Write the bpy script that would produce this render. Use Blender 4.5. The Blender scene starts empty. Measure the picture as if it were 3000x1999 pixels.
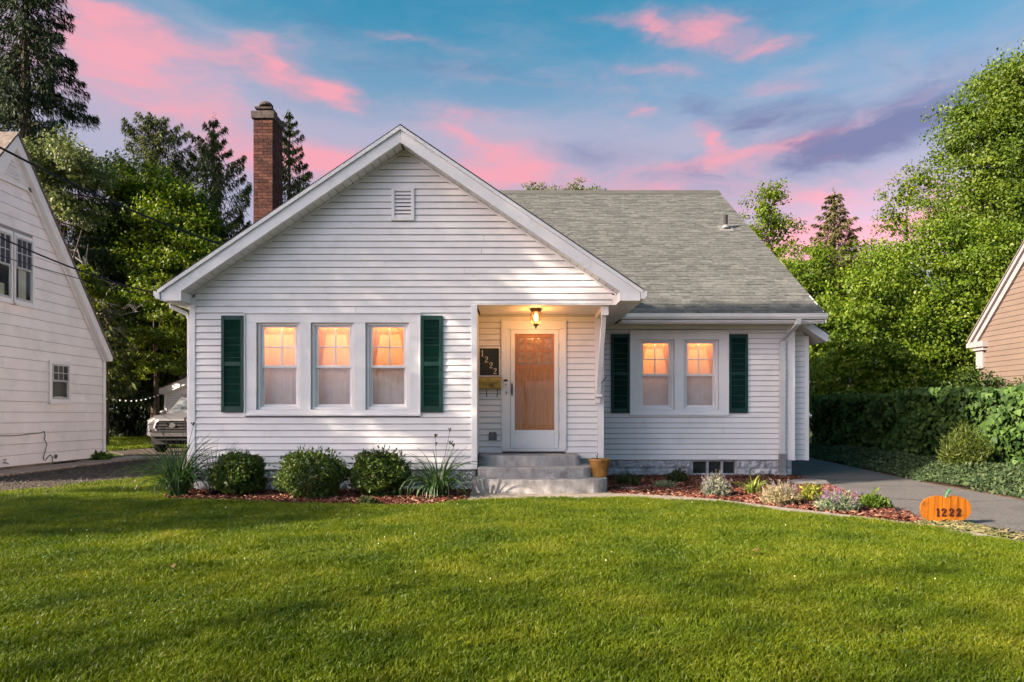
import bpy, math, random
import numpy as np

# ------------------------------------------------------------------ camera, sky, sun, exposure
scene = bpy.context.scene
COL = scene.collection
F, CX, HY, CH = 2000.0, 1500.0, 1215.0, 1.2      # focal length in photo pixels, vanishing point, eye height


def at(px, py, d):
    """point at distance d seen at photo pixel (px, py)"""
    return ((px - CX) * d / F, d, CH - (py - HY) * d / F)


cam_data = bpy.data.cameras.new('camera')
cam_data.sensor_width = 36.0
cam_data.lens = F / 3000 * 36
cam_data.shift_y = (HY - 999.5) / 3000
cam_data.clip_start, cam_data.clip_end = 0.05, 3000
cam = bpy.data.objects.new('camera', cam_data)
cam.location = (0, 0, CH)
cam.rotation_euler = (math.radians(90), 0, 0)
COL.objects.link(cam)
scene.camera = cam

SUN_DIR = np.array([-1.0, -0.5, 0.54]) / np.linalg.norm([1, 0.5, 0.54])     # towards the sun
SUN_EL = math.asin(SUN_DIR[2])
SKY_STRENGTH = 0.1
EXPOSURE = 2.25
SUN_STRENGTH = 3.5

world = bpy.data.worlds.new('World')
scene.world = world
world.use_nodes = True
wt = world.node_tree
wt.nodes.clear()


def N(tree, typ, **kw):
    n = tree.nodes.new(typ)
    for k, v in kw.items():
        setattr(n, k, v)
    return n


def math_node(tree, op, a, b=None, clamp=False):
    n = N(tree, 'ShaderNodeMath', operation=op, use_clamp=clamp)
    for i, q in enumerate((a, b)):
        if q is None:
            continue
        if isinstance(q, (int, float)):
            n.inputs[i].default_value = q
        else:
            tree.links.new(q, n.inputs[i])
    return n.outputs[0]


def build_sky():
    L = wt.links.new
    out = N(wt, 'ShaderNodeOutputWorld')
    bg = N(wt, 'ShaderNodeBackground')
    bg.inputs['Strength'].default_value = SKY_STRENGTH
    L(bg.outputs[0], out.inputs[0])
    sky = N(wt, 'ShaderNodeTexSky', sky_type='NISHITA', sun_disc=False)
    sky.sun_elevation = SUN_EL
    sky.sun_rotation = math.atan2(SUN_DIR[0], SUN_DIR[1])
    sky.air_density, sky.dust_density, sky.ozone_density = 1.0, 2.5, 1.2
    # the sky is deep teal away from the sun and turns warm and bright towards it
    bw = N(wt, 'ShaderNodeRGBToBW')
    L(sky.outputs[0], bw.inputs[0])
    lum = math_node(wt, 'DIVIDE', bw.outputs[0], SKY_REF)
    near = N(wt, 'ShaderNodeMapRange', interpolation_type='SMOOTHSTEP')
    near.inputs[1].default_value, near.inputs[2].default_value = 1.3, 3.5
    L(lum, near.inputs[0])
    hue = N(wt, 'ShaderNodeMix', data_type='RGBA')
    L(near.outputs[0], hue.inputs[0])
    hue.inputs[6].default_value, hue.inputs[7].default_value = SKY_TINT, SKY_WARM
    tint = N(wt, 'ShaderNodeMix', data_type='RGBA', blend_type='MULTIPLY')
    tint.inputs[0].default_value = 1
    L(sky.outputs[0], tint.inputs[6]); L(hue.outputs[2], tint.inputs[7])
    glow = math_node(wt, 'MINIMUM', math_node(wt, 'POWER', math_node(wt, 'MAXIMUM', lum, 1.0), 1.45), 9.0)
    tc = N(wt, 'ShaderNodeTexCoord')
    sp = N(wt, 'ShaderNodeSeparateXYZ')
    L(tc.outputs['Generated'], sp.inputs[0])
    az = math_node(wt, 'ARCTAN2', sp.outputs[0], sp.outputs[1])
    el = math_node(wt, 'ARCSINE', sp.outputs[2])
    co = N(wt, 'ShaderNodeCombineXYZ')
    L(az, co.inputs[0]); L(el, co.inputs[1])
    # wind-torn edges: warp the cloud coordinates with stretched noise
    st = N(wt, 'ShaderNodeMapping')
    st.inputs['Scale'].default_value = (3.2, 9.0, 1)
    st.inputs['Rotation'].default_value = (0, 0, math.radians(-7))
    L(co.outputs[0], st.inputs[0])
    n1 = N(wt, 'ShaderNodeTexNoise')
    n1.inputs['Scale'].default_value = 1.6
    n1.inputs['Detail'].default_value = 6
    n1.inputs['Roughness'].default_value = 0.55
    L(st.outputs[0], n1.inputs['Vector'])
    sub = N(wt, 'ShaderNodeVectorMath', operation='SUBTRACT')
    L(n1.outputs['Color'], sub.inputs[0]); sub.inputs[1].default_value = (.5, .5, .5)
    sc = N(wt, 'ShaderNodeVectorMath', operation='MULTIPLY')
    L(sub.outputs[0], sc.inputs[0]); sc.inputs[1].default_value = (.20, .065, 0)
    wp = N(wt, 'ShaderNodeVectorMath', operation='ADD')
    L(co.outputs[0], wp.inputs[0]); L(sc.outputs[0], wp.inputs[1])

    def blobs(spec):
        tot = None
        for px, py, rx, ry, rot, amp in spec:
            m = N(wt, 'ShaderNodeMapping', vector_type='TEXTURE')
            m.inputs['Location'].default_value = (math.atan2(px - CX, F), math.atan2(HY - py, math.hypot(px - CX, F)), 0)
            m.inputs['Rotation'].default_value = (0, 0, math.radians(rot))
            m.inputs['Scale'].default_value = (rx / F, ry / F, 1)
            L(wp.outputs[0], m.inputs[0])
            g = N(wt, 'ShaderNodeTexGradient', gradient_type='QUADRATIC_SPHERE')
            L(m.outputs[0], g.inputs[0])
            a = math_node(wt, 'MULTIPLY', g.outputs['Fac'], amp)
            tot = a if tot is None else math_node(wt, 'ADD', tot, a)
        return tot

    def ramp(v, a, b):
        m = N(wt, 'ShaderNodeMapRange', interpolation_type='SMOOTHSTEP')
        L(v, m.inputs[0])
        m.inputs[1].default_value, m.inputs[2].default_value = a, b
        return m.outputs[0]

    # streaky cloud field that carries on all round the sky
    n2 = N(wt, 'ShaderNodeTexNoise')
    n2.inputs['Scale'].default_value = 1.15
    n2.inputs['Detail'].default_value = 9
    n2.inputs['Roughness'].default_value = 0.6
    st2 = N(wt, 'ShaderNodeMapping')
    st2.inputs['Scale'].default_value = (4.2, 13.0, 1)
    st2.inputs['Rotation'].default_value = (0, 0, math.radians(-5))
    st2.inputs['Location'].default_value = (3.1, 1.7, 0)
    L(wp.outputs[0], st2.inputs[0]); L(st2.outputs[0], n2.inputs['Vector'])
    field = n2.outputs['Fac']

    haze = math_node(wt, 'MULTIPLY', math_node(wt, 'SUBTRACT', 1.0, ramp(el, .28, .60)), .72)
    pale = math_node(wt, 'ADD', math_node(wt, 'ADD', blobs(SKY_PALE), haze), math_node(wt, 'MULTIPLY', ramp(field, .36, .72), .20))
    pink = math_node(wt, 'ADD', blobs(SKY_PINK), math_node(wt, 'MULTIPLY', ramp(field, .50, .78), .22))
    purple = blobs(SKY_PURPLE)
    tex = ramp(field, .30, .68)
    tex = math_node(wt, 'ADD', math_node(wt, 'MULTIPLY', tex, 1.1), .40)
    pink = math_node(wt, 'MULTIPLY', pink, tex)
    purple = math_node(wt, 'MULTIPLY', purple, math_node(wt, 'SUBTRACT', 1.75, tex))

    def over(base, mask, col):
        m = N(wt, 'ShaderNodeMix', data_type='RGBA')
        g = N(wt, 'ShaderNodeVectorMath', operation='SCALE')
        g.inputs[0].default_value = tuple(c / SKY_STRENGTH for c in col)
        L(glow, g.inputs['Scale'])
        L(mask, m.inputs[0]); L(base, m.inputs[6]); L(g.outputs[0], m.inputs[7])
        return m.outputs[2]

    c = over(tint.outputs[2], math_node(wt, 'MULTIPLY', ramp(pale, .05, .9), .85), PALE_COL)
    c = over(c, math_node(wt, 'MULTIPLY', ramp(purple, .0, 1.25), .85), PURPLE_COL)
    c = over(c, math_node(wt, 'MULTIPLY', ramp(pink, .05, 1.05), .86), PINK_COL)
    L(c, bg.inputs['Color'])


SKY_REF = 2.6
SKY_TINT = (0.105, 0.39, 0.40, 1)
SKY_WARM = (1.0, .86, .74, 1)
PALE_COL = (.114, .100, .132)
PINK_COL = (.210, .083, .099)
PURPLE_COL = (.041, .044, .086)
#            px    py   rx   ry  rot  amp
SKY_PALE = [(300, 600, 900, 260, 0, .7), (2700, 620, 700, 220, 0, .7), (300, 280, 800, 300, 0, .55), (1000, 450, 900, 160, 0, .55), (1500, 420, 500, 110, 0, .35), (1950, 420, 300, 50, 10, .5),
            (2500, 540, 500, 45, 5, .7), (600, 80, 600, 90, -8, .3)]
SKY_PINK = [(330, 190, 420, 170, -5, .95), (820, 205, 330, 115, -12, 1.1), (970, 265, 250, 65, -5, .95), (300, 60, 500, 65, -8, .6),
            (450, 320, 560, 110, 0, .8), (1400, 350, 360, 60, -3, .5), (1330, 405, 300, 50, -12, .65), (1520, 500, 430, 95, 0, 1.35),
            (1000, 490, 420, 90, -4, 1.0), (2050, 85, 330, 85, -3, 1.0), (2270, 130, 260, 52, -5, .75), (1880, 90, 210, 45, -12, .65),
            (1700, 58, 200, 36, -10, .45), (2105, 385, 95, 70, -45, 1.0), (1850, 332, 150, 36, -8, .65), (2450, 670, 480, 150, 2, 1.5),
            (2480, 450, 130, 30, 0, .35), (2500, 800, 500, 120, 0, .8), (1900, 560, 560, 70, 0, .85), (650, 440, 500, 110, 0, .75), (300, 600, 700, 150, 0, .5), (1500, 250, 700, 60, -4, .4), (1900, 205, 500, 42, -6, .38), (2300, 250, 420, 50, -10, .42), (1200, 120, 420, 42, -10, .4), (2000, 480, 620, 60, 3, .7), (2350, 560, 520, 55, 3, .75), (2650, 300, 320, 42, 10, .4), (2400, 400, 300, 30, 4, .45), (2780, 620, 420, 170, 0, .8)]
SKY_PURPLE = [(2270, 340, 260, 90, 0, 1.3), (2050, 305, 300, 70, -4, .75), (2420, 430, 660, 125, 3, 1.25), (2100, 490, 520, 85, 4, .75),
              (2720, 340, 540, 120, 10, 1.1), (2760, 205, 360, 75, 8, .85), (2590, 190, 160, 80, -40, .5), (1000, 110, 260, 65, -20, .65),
              (1300, 205, 460, 48, -3, .6), (2250, 15, 360, 60, 0, .6), (1750, 455, 360, 75, 0, .65)]
build_sky()

sun_data = bpy.data.lights.new('sun', 'SUN')
sun_data.energy = SUN_STRENGTH
sun_data.angle = math.radians(0.5)
sun_data.color = (1.0, 0.83, 0.66)
sun = bpy.data.objects.new('sun', sun_data)
COL.objects.link(sun)
from mathutils import Vector
sun.rotation_euler = Vector(SUN_DIR).to_track_quat('Z', 'Y').to_euler()
sun.location = (-40, -20, 22)

vs = scene.view_settings
vs.view_transform, vs.look, vs.exposure, vs.gamma, vs.use_curve_mapping = 'Standard', 'None', EXPOSURE, 1.0, False
scene.render.engine = 'CYCLES'
cy = scene.cycles
cy.use_denoising = True
cy.max_bounces, cy.diffuse_bounces, cy.glossy_bounces, cy.transmission_bounces, cy.transparent_max_bounces = 7, 3, 3, 4, 12
cy.sample_clamp_indirect = 6.0
cy.use_adaptive_sampling = True
cy.adaptive_threshold = 0.012
cy.caustics_reflective = cy.caustics_refractive = False

# ------------------------------------------------------------------ helpers
RD = random.Random(11)
rng = np.random.default_rng(11)


def frame_front(y):           # u = x, v = out of the wall towards the street, w = up
    return lambda u, v, w: (u, y - v, w)


def frame_right(x):           # wall facing +X, u = y
    return lambda u, v, w: (x + v, u, w)


def frame_left(x):            # wall facing -X, u = y
    return lambda u, v, w: (x - v, u, w)


WORLD = lambda u, v, w: (u, v, w)


def origin(o):
    x = y = z = 0.0
    while o is not None:
        x += o.location.x; y += o.location.y; z += o.location.z
        o = o.parent
    return (x, y, z)


def props(o, label=None, cat=None, group=None, kind=None):
    if label: o['label'] = label
    if cat: o['category'] = cat
    if group: o['group'] = group
    if kind: o['kind'] = kind
    return o


def thing(name, label, cat, loc=(0, 0, 0), rz=0.0, group=None):
    o = bpy.data.objects.new(name, None)
    o.empty_display_size = .2
    o.location = loc
    o.rotation_euler = (0, 0, rz)
    COL.objects.link(o)
    return props(o, label, cat, group)


def link(name, mesh, parent=None, kind=None):
    o = bpy.data.objects.new(name, mesh)
    COL.objects.link(o)
    if parent is not None:
        o.parent = parent
    if kind:
        o['kind'] = kind
    return o


def copy_tree(o, parent=None):
    c = o.copy()
    COL.objects.link(c)
    c.parent = parent
    for ch in list(o.children):
        copy_tree(ch, c)
    return c


class MB:
    """collects shapes (in the coordinates of a wall frame) into one mesh"""

    def __init__(self, fr=WORLD):
        self.v, self.f, self.m, self.fr = [], [], [], fr

    def add(self, verts, faces, mi=0):
        b = len(self.v)
        fr = self.fr
        self.v += [fr(*p) for p in verts]
        self.f += [tuple(b + i for i in q) for q in faces]
        self.m += [mi] * len(faces)
        return self

    def hexa(self, p, mi=0):
        return self.add(p, [(0, 3, 2, 1), (4, 5, 6, 7), (0, 1, 5, 4), (1, 2, 6, 5), (2, 3, 7, 6), (3, 0, 4, 7)], mi)

    def box(self, u0, u1, v0, v1, w0, w1, mi=0):
        return self.hexa([(u0, v0, w0), (u1, v0, w0), (u1, v1, w0), (u0, v1, w0), (u0, v0, w1), (u1, v0, w1), (u1, v1, w1), (u0, v1, w1)], mi)

    def bbox(self, u0, u1, v0, v1, w0, w1, b=.006, mi=0):
        """box whose outward (v1) face has chamfered edges"""
        self.box(u0, u1, v0, v1 - b, w0, w1, mi)
        p = [(u0, v1 - b, w0), (u1, v1 - b, w0), (u1, v1 - b, w1), (u0, v1 - b, w1),
             (u0 + b, v1, w0 + b), (u1 - b, v1, w0 + b), (u1 - b, v1, w1 - b), (u0 + b, v1, w1 - b)]
        return self.add(p, [(4, 5, 6, 7), (0, 1, 5, 4), (1, 2, 6, 5), (2, 3, 7, 6), (3, 0, 4, 7)], mi)

    def prism(self, poly, v0, v1, mi=0):
        """polygon in (u, w), extruded along v"""
        n = len(poly)
        vs_ = [(u, v0, w) for u, w in poly] + [(u, v1, w) for u, w in poly]
        fs = [tuple(range(n)), tuple(range(2 * n - 1, n - 1, -1))] + [(i, (i + 1) % n, n + (i + 1) % n, n + i) for i in range(n)]
        return self.add(vs_, fs, mi)

    def plan(self, poly, w0, w1, mi=0):
        """polygon in (u, v), extruded up"""
        n = len(poly)
        vs_ = [(u, v, w0) for u, v in poly] + [(u, v, w1) for u, v in poly]
        fs = [tuple(range(n)), tuple(range(2 * n - 1, n - 1, -1))] + [(i, (i + 1) % n, n + (i + 1) % n, n + i) for i in range(n)]
        return self.add(vs_, fs, mi)

    def side(self, poly, u0, u1, mi=0):
        """polygon in (v, w), extruded along u"""
        n = len(poly)
        vs_ = [(u0, v, w) for v, w in poly] + [(u1, v, w) for v, w in poly]
        fs = [tuple(range(n)), tuple(range(2 * n - 1, n - 1, -1))] + [(i, (i + 1) % n, n + (i + 1) % n, n + i) for i in range(n)]
        return self.add(vs_, fs, mi)

    def tube(self, pts, r, n=6, mi=0, cap=True):
        P = [np.array(p, float) for p in pts]
        rs = r if hasattr(r, '__len__') else [r] * len(P)
        vs_, fs = [], []
        up = np.array([0.13, 0.21, 1.0])
        for i, p in enumerate(P):
            d = P[min(i + 1, len(P) - 1)] - P[max(i - 1, 0)]
            d /= (np.linalg.norm(d) + 1e-9)
            a = np.cross(d, up)
            if np.linalg.norm(a) < 1e-3:
                a = np.cross(d, [1, 0, 0])
            a /= np.linalg.norm(a)
            b = np.cross(d, a)
            for k in range(n):
                t = 2 * math.pi * k / n
                vs_.append(tuple(p + rs[i] * (math.cos(t) * a + math.sin(t) * b)))
        for i in range(len(P) - 1):
            for k in range(n):
                fs.append((i * n + k, i * n + (k + 1) % n, (i + 1) * n + (k + 1) % n, (i + 1) * n + k))
        if cap:
            fs.append(tuple(range(n))); fs.append(tuple((len(P) - 1) * n + k for k in range(n)))
        return self.add(vs_, fs, mi)

    def lathe(self, prof, cu, cv, n=20, mi=0, ribs=0.0):
        vs_, fs = [], []
        for r, w in prof:
            for k in range(n):
                t = 2 * math.pi * k / n
                q = r * (1 - (ribs if k % 2 else 0))
                vs_.append((cu + q * math.cos(t), cv + q * math.sin(t), w))
        for i in range(len(prof) - 1):
            for k in range(n):
                fs.append((i * n + k, i * n + (k + 1) % n, (i + 1) * n + (k + 1) % n, (i + 1) * n + k))
        return self.add(vs_, fs, mi)

    def loft(self, rings, mi=0, cap=True):
        n = len(rings[0])
        vs_ = [p for r in rings for p in r]
        fs = [(i * n + k, i * n + (k + 1) % n, (i + 1) * n + (k + 1) % n, (i + 1) * n + k) for i in range(len(rings) - 1) for k in range(n)]
        if cap:
            fs += [tuple(range(n)), tuple((len(rings) - 1) * n + k for k in range(n))]
        return self.add(vs_, fs, mi)

    def ball(self, c, r, nu=10, nv=7, mi=0, sq=(1, 1, 1)):
        prof = [(max(1e-4, math.sin(math.pi * i / nv)), -math.cos(math.pi * i / nv)) for i in range(nv + 1)]
        vs_, fs = [], []
        for rr, w in prof:
            for k in range(nu):
                t = 2 * math.pi * k / nu
                vs_.append((c[0] + r * sq[0] * rr * math.cos(t), c[1] + r * sq[1] * rr * math.sin(t), c[2] + r * sq[2] * w))
        for i in range(nv):
            for k in range(nu):
                fs.append((i * nu + k, i * nu + (k + 1) % nu, (i + 1) * nu + (k + 1) % nu, (i + 1) * nu + k))
        return self.add(vs_, fs, mi)

    def mesh(self, name, mats, off=(0, 0, 0), smooth=False):
        me = bpy.data.meshes.new(name)
        me.from_pydata([(x - off[0], y - off[1], z - off[2]) for x, y, z in self.v], [], self.f)
        mats = mats if isinstance(mats, (list, tuple)) else [mats]
        for m in mats:
            me.materials.append(m)
        if len(mats) > 1:
            me.polygons.foreach_set('material_index', self.m)
        if smooth:
            me.polygons.foreach_set('use_smooth', [True] * len(me.polygons))
        me.update()
        return me

    def build(self, name, mats, parent=None, smooth=False, kind=None, local=False):
        off = (0, 0, 0) if (local or parent is None) else origin(parent)
        return link(name, self.mesh(name, mats, off, smooth), parent, kind)


# ------------------------------------------------------------------ materials
MATS = {}


def mat(name, col, rough=.6, var=.12, scale=3.0, spec=.3, metal=0.0, bump=0.0, bscale=60.0, col2=None, obj_var=0.0, stain=None, sscale=1.5, sfac=.5, stretch=(1, 1, 1), emit=None):
    if name in MATS:
        return MATS[name]
    m = bpy.data.materials.new(name)
    m.use_nodes = True
    t = m.node_tree
    L = t.links.new
    p = t.nodes['Principled BSDF']
    p.inputs['Roughness'].default_value = rough
    p.inputs['Metallic'].default_value = metal
    p.inputs['Specular IOR Level'].default_value = spec
    tc = N(t, 'ShaderNodeTexCoord')
    geo = N(t, 'ShaderNodeNewGeometry')
    mp = N(t, 'ShaderNodeMapping')
    mp.inputs['Scale'].default_value = stretch
    L(geo.outputs['Position'], mp.inputs[0])
    nz = N(t, 'ShaderNodeTexNoise')
    nz.inputs['Scale'].default_value = scale
    nz.inputs['Detail'].default_value = 6
    nz.inputs['Roughness'].default_value = .6
    L(mp.outputs[0], nz.inputs['Vector'])
    mix = N(t, 'ShaderNodeMix', data_type='RGBA')
    c2 = col2 or tuple(c * (1 - 2 * var) for c in col)
    c1 = col if col2 else tuple(min(1, c * (1 + var)) for c in col)
    mix.inputs[6].default_value = tuple(c1) + (1,)
    mix.inputs[7].default_value = tuple(c2) + (1,)
    rp = N(t, 'ShaderNodeMapRange')
    rp.inputs[1].default_value, rp.inputs[2].default_value = .3, .7
    L(nz.outputs['Fac'], rp.inputs[0]); L(rp.outputs[0], mix.inputs[0])
    c = mix.outputs[2]
    if stain:
        n2 = N(t, 'ShaderNodeTexNoise')
        n2.inputs['Scale'].default_value = sscale
        n2.inputs['Detail'].default_value = 8
        n2.inputs['Roughness'].default_value = .7
        L(geo.outputs['Position'], n2.inputs['Vector'])
        r2 = N(t, 'ShaderNodeMapRange')
        r2.inputs[1].default_value, r2.inputs[2].default_value = .52, .68
        r2.inputs[4].default_value = sfac
        L(n2.outputs['Fac'], r2.inputs[0])
        mx = N(t, 'ShaderNodeMix', data_type='RGBA')
        L(r2.outputs[0], mx.inputs[0]); L(c, mx.inputs[6])
        mx.inputs[7].default_value = tuple(stain) + (1,)
        c = mx.outputs[2]
    if obj_var:
        oi = N(t, 'ShaderNodeObjectInfo')
        r3 = N(t, 'ShaderNodeMapRange')
        r3.inputs[3].default_value, r3.inputs[4].default_value = 1 - obj_var, 1 + obj_var
        L(oi.outputs['Random'], r3.inputs[0])
        hs = N(t, 'ShaderNodeHueSaturation')
        L(r3.outputs[0], hs.inputs['Value']); L(c, hs.inputs['Color'])
        c = hs.outputs[0]
    L(c, p.inputs['Base Color'])
    if bump:
        nb = N(t, 'ShaderNodeTexNoise')
        nb.inputs['Scale'].default_value = bscale
        nb.inputs['Detail'].default_value = 5
        L(mp.outputs[0], nb.inputs['Vector'])
        bp = N(t, 'ShaderNodeBump')
        bp.inputs['Strength'].default_value = min(1, bump)
        bp.inputs['Distance'].default_value = .02
        L(nb.outputs['Fac'], bp.inputs['Height']); L(bp.outputs[0], p.inputs['Normal'])
    if emit:
        p.inputs['Emission Color'].default_value = tuple(emit[:3]) + (1,)
        p.inputs['Emission Strength'].default_value = emit[3]
    MATS[name] = m
    return m


def leaf_mat(name, cols, trans=.35, rough=.5, spec=.25, patch=0.0, pscale=.5, objrand=False):
    """leaf: colour picked per leaf from cols (dark to light), a bit translucent"""
    if name in MATS:
        return MATS[name]
    m = bpy.data.materials.new(name)
    m.use_nodes = True
    t = m.node_tree
    L = t.links.new
    p = t.nodes['Principled BSDF']
    out = t.nodes['Material Output']
    geo = N(t, 'ShaderNodeNewGeometry')
    rp = N(t, 'ShaderNodeValToRGB')
    el = rp.color_ramp.elements
    el[0].color = tuple(cols[0]) + (1,)
    el[1].color = tuple(cols[-1]) + (1,)
    for i, c in enumerate(cols[1:-1]):
        e = el.new((i + 1) / (len(cols) - 1))
        e.color = tuple(c) + (1,)
    fac = geo.outputs['Random Per Island']
    if objrand:
        oi = N(t, 'ShaderNodeObjectInfo')
        fac = math_node(t, 'MULTIPLY', math_node(t, 'ADD', fac, oi.outputs['Random']), .5)
    if patch:
        nz = N(t, 'ShaderNodeTexNoise')
        nz.inputs['Scale'].default_value = pscale
        nz.inputs['Detail'].default_value = 5
        L(geo.outputs['Position'], nz.inputs['Vector'])
        q = N(t, 'ShaderNodeMapRange')
        q.inputs[1].default_value, q.inputs[2].default_value = .3, .7
        L(nz.outputs['Fac'], q.inputs[0])
        fac = math_node(t, 'ADD', math_node(t, 'MULTIPLY', fac, 1 - patch), math_node(t, 'MULTIPLY', q.outputs[0], patch))
    L(fac, rp.inputs[0])
    L(rp.outputs[0], p.inputs['Base Color'])
    p.inputs['Roughness'].default_value = rough
    p.inputs['Specular IOR Level'].default_value = spec
    tr = N(t, 'ShaderNodeBsdfTranslucent')
    hs = N(t, 'ShaderNodeHueSaturation')
    hs.inputs['Saturation'].default_value = 1.1
    hs.inputs['Value'].default_value = 1.25
    L(rp.outputs[0], hs.inputs['Color']); L(hs.outputs[0], tr.inputs[0])
    mx = N(t, 'ShaderNodeMixShader')
    mx.inputs[0].default_value = trans
    L(p.outputs[0], mx.inputs[1]); L(tr.outputs[0], mx.inputs[2]); L(mx.outputs[0], out.inputs[0])
    MATS[name] = m
    return m


def glass_mat(name, refl=.10, tint=(1, 1, 1), rough=.02, edge=.6):
    if name in MATS:
        return MATS[name]
    m = bpy.data.materials.new(name)
    m.use_nodes = True
    t = m.node_tree
    L = t.links.new
    t.nodes.remove(t.nodes['Principled BSDF'])
    out = t.nodes['Material Output']
    tr = N(t, 'ShaderNodeBsdfTransparent')
    tr.inputs[0].default_value = tuple(tint) + (1,)
    gl = N(t, 'ShaderNodeBsdfGlossy')
    gl.inputs['Roughness'].default_value = rough
    fr = N(t, 'ShaderNodeLayerWeight')
    fr.inputs[0].default_value = .15
    f = math_node(t, 'ADD', math_node(t, 'MULTIPLY', fr.outputs['Fresnel'], edge), refl, True)
    mx = N(t, 'ShaderNodeMixShader')
    L(f, mx.inputs[0]); L(tr.outputs[0], mx.inputs[1]); L(gl.outputs[0], mx.inputs[2]); L(mx.outputs[0], out.inputs[0])
    MATS[name] = m
    return m


def curtain(name, col, trans):
    m = mat(name, col, .9, .07, 7, .05)
    t = m.node_tree
    p = t.nodes['Principled BSDF']
    tr = N(t, 'ShaderNodeBsdfTranslucent')
    tr.inputs[0].default_value = tuple(col) + (1,)
    mx = N(t, 'ShaderNodeMixShader')
    mx.inputs[0].default_value = trans
    t.links.new(p.outputs[0], mx.inputs[1]); t.links.new(tr.outputs[0], mx.inputs[2])
    t.links.new(mx.outputs[0], t.nodes['Material Output'].inputs[0])
    return m


vinyl = mat('white_vinyl', (.80, .775, .76), .5, .03, 1.2, .25, obj_var=.02, stain=(.50, .485, .46), sscale=3.0, sfac=.24)
trim = mat('white_trim', (.82, .80, .79), .45, .03, 2.0, .3, stain=(.5, .49, .47), sscale=3.0, sfac=.2)
fascia_m = mat('fascia_metal', (.76, .75, .75), .38, .04, 1.5, .4, stain=(.42, .41, .42), sscale=2.4, sfac=.4)
soffit_m = mat('soffit_vinyl', (.72, .70, .67), .55, .05, 4, .2, obj_var=.05)
wall_core = mat('wall_core', (.30, .30, .30), .8)
shutter_m = mat('shutter_green', (.007, .052, .036), .5, .15, 5, .35)
dark_shutter_m = mat('shutter_green_dark', (.006, .045, .038), .55, .15, 5, .3)
shingle_ms = [mat('shingle_a', (.118, .121, .117), .9, .18, 14, .1, bump=.5, bscale=220, obj_var=.10),
              mat('shingle_b', (.137, .140, .134), .9, .18, 14, .1, bump=.5, bscale=220, obj_var=.10),
              mat('shingle_c', (.102, .105, .102), .9, .18, 14, .1, bump=.5, bscale=220, obj_var=.10)]
roof_dark = mat('roof_felt', (.07, .07, .065), .9)
brick_ms = [mat('brick_a', (.075, .030, .024), .85, .25, 20, .15, bump=.4, bscale=90, obj_var=.22),
            mat('brick_b', (.095, .040, .031), .85, .25, 20, .15, bump=.4, bscale=90, obj_var=.22),
            mat('brick_c', (.052, .024, .021), .85, .25, 20, .15, bump=.4, bscale=90, obj_var=.22)]
mortar_m = mat('mortar', (.12, .088, .07), .95, .2, 25)
sooty = mat('sooty_concrete', (.075, .06, .055), .9, .3, 9, bump=.5, bscale=60)
concrete = mat('concrete', (.36, .35, .34), .85, .14, 5, .2, bump=.25, bscale=90, stain=(.13, .12, .11), sscale=3.2, sfac=.6)
riser_m = mat('step_concrete', (.37, .355, .345), .85, .16, 4, .2, bump=.3, bscale=70, stain=(.13, .12, .115), sscale=4.5, sfac=.7, stretch=(2.2, 2.2, 1.0))
apron_m = mat('apron_concrete', (.42, .31, .255), .9, .15, 4, .15, stain=(.20, .15, .12), sscale=1.6, sfac=.6)
upper_curtain_m = curtain('amber_curtain', (.80, .58, .43), .5)
cafe_curtain_m = curtain('grey_sheer_curtain', (.56, .565, .58), .24)
concrete_path = mat('path_concrete', (.27, .235, .20), .9, .15, 6, .15, bump=.3, bscale=120, stain=(.15, .13, .105), sscale=2.6, sfac=.5)
stone_m = mat('rock_face_stone', (.50, .50, .52), .8, .18, 9, .2, bump=.6, bscale=40, stain=(.13, .13, .14), sscale=5.0, sfac=.75, obj_var=.08)
stone_joint = mat('stone_joint', (.30, .30, .31), .9)
glass = glass_mat('window_glass', .085)
dark_glass = glass_mat('dark_glass', .03, edge=.25)
door_glass = glass_mat('door_glass', .05)
curtain_m = mat('curtain_fabric', (.74, .68, .60), .9, .06, 8, .05)
wood_door_m = mat('wood_door', (.56, .235, .095), .5, .12, 3, .3, stretch=(18, 18, 1.2))
black_m = mat('black_plastic', (.02, .02, .02), .45)
unlit_back = mat('unlit_backing', (.02, .022, .025), .9)  # shade of the unlit space behind, put in as a near-black colour
bronze_m = mat('aged_bronze', (.22, .11, .06), .45, .2, 8, .5, metal=.6)
gutter_m = mat('gutter_metal', (.72, .72, .72), .4, .04, 2, .4)
downspout_m = mat('downspout_metal', (.56, .56, .57), .45, .06, 3, .4)
neigh_white = mat('neighbour_siding', (.86, .79, .79), .6, .04, 1.5, .2, obj_var=.025, stain=(.5, .47, .47), sscale=1.2, sfac=.3)
neigh_trim = mat('neighbour_trim', (.80, .76, .76), .5, .04, 2)
beige = mat('beige_siding', (.145, .108, .087), .6, .05, 2, .2, obj_var=.03)
brown_shingle = mat('brown_shingle', (.16, .13, .115), .9, .25, 8, bump=.4, bscale=60)
found_m = mat('old_foundation', (.24, .19, .15), .9, .25, 4, stain=(.10, .09, .06), sscale=2.5, sfac=.6)
bark_m = mat('bark', (.10, .075, .055), .95, .3, 8, .1, bump=.8, bscale=25)
dead_m = mat('dead_wood', (.30, .27, .25), .95, .2, 10)
asphalt = mat('asphalt', (.145, .137, .133), .9, .22, 26, .2, bump=.6, bscale=140, stain=(.085, .080, .077), sscale=1.1, sfac=.75)
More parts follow.
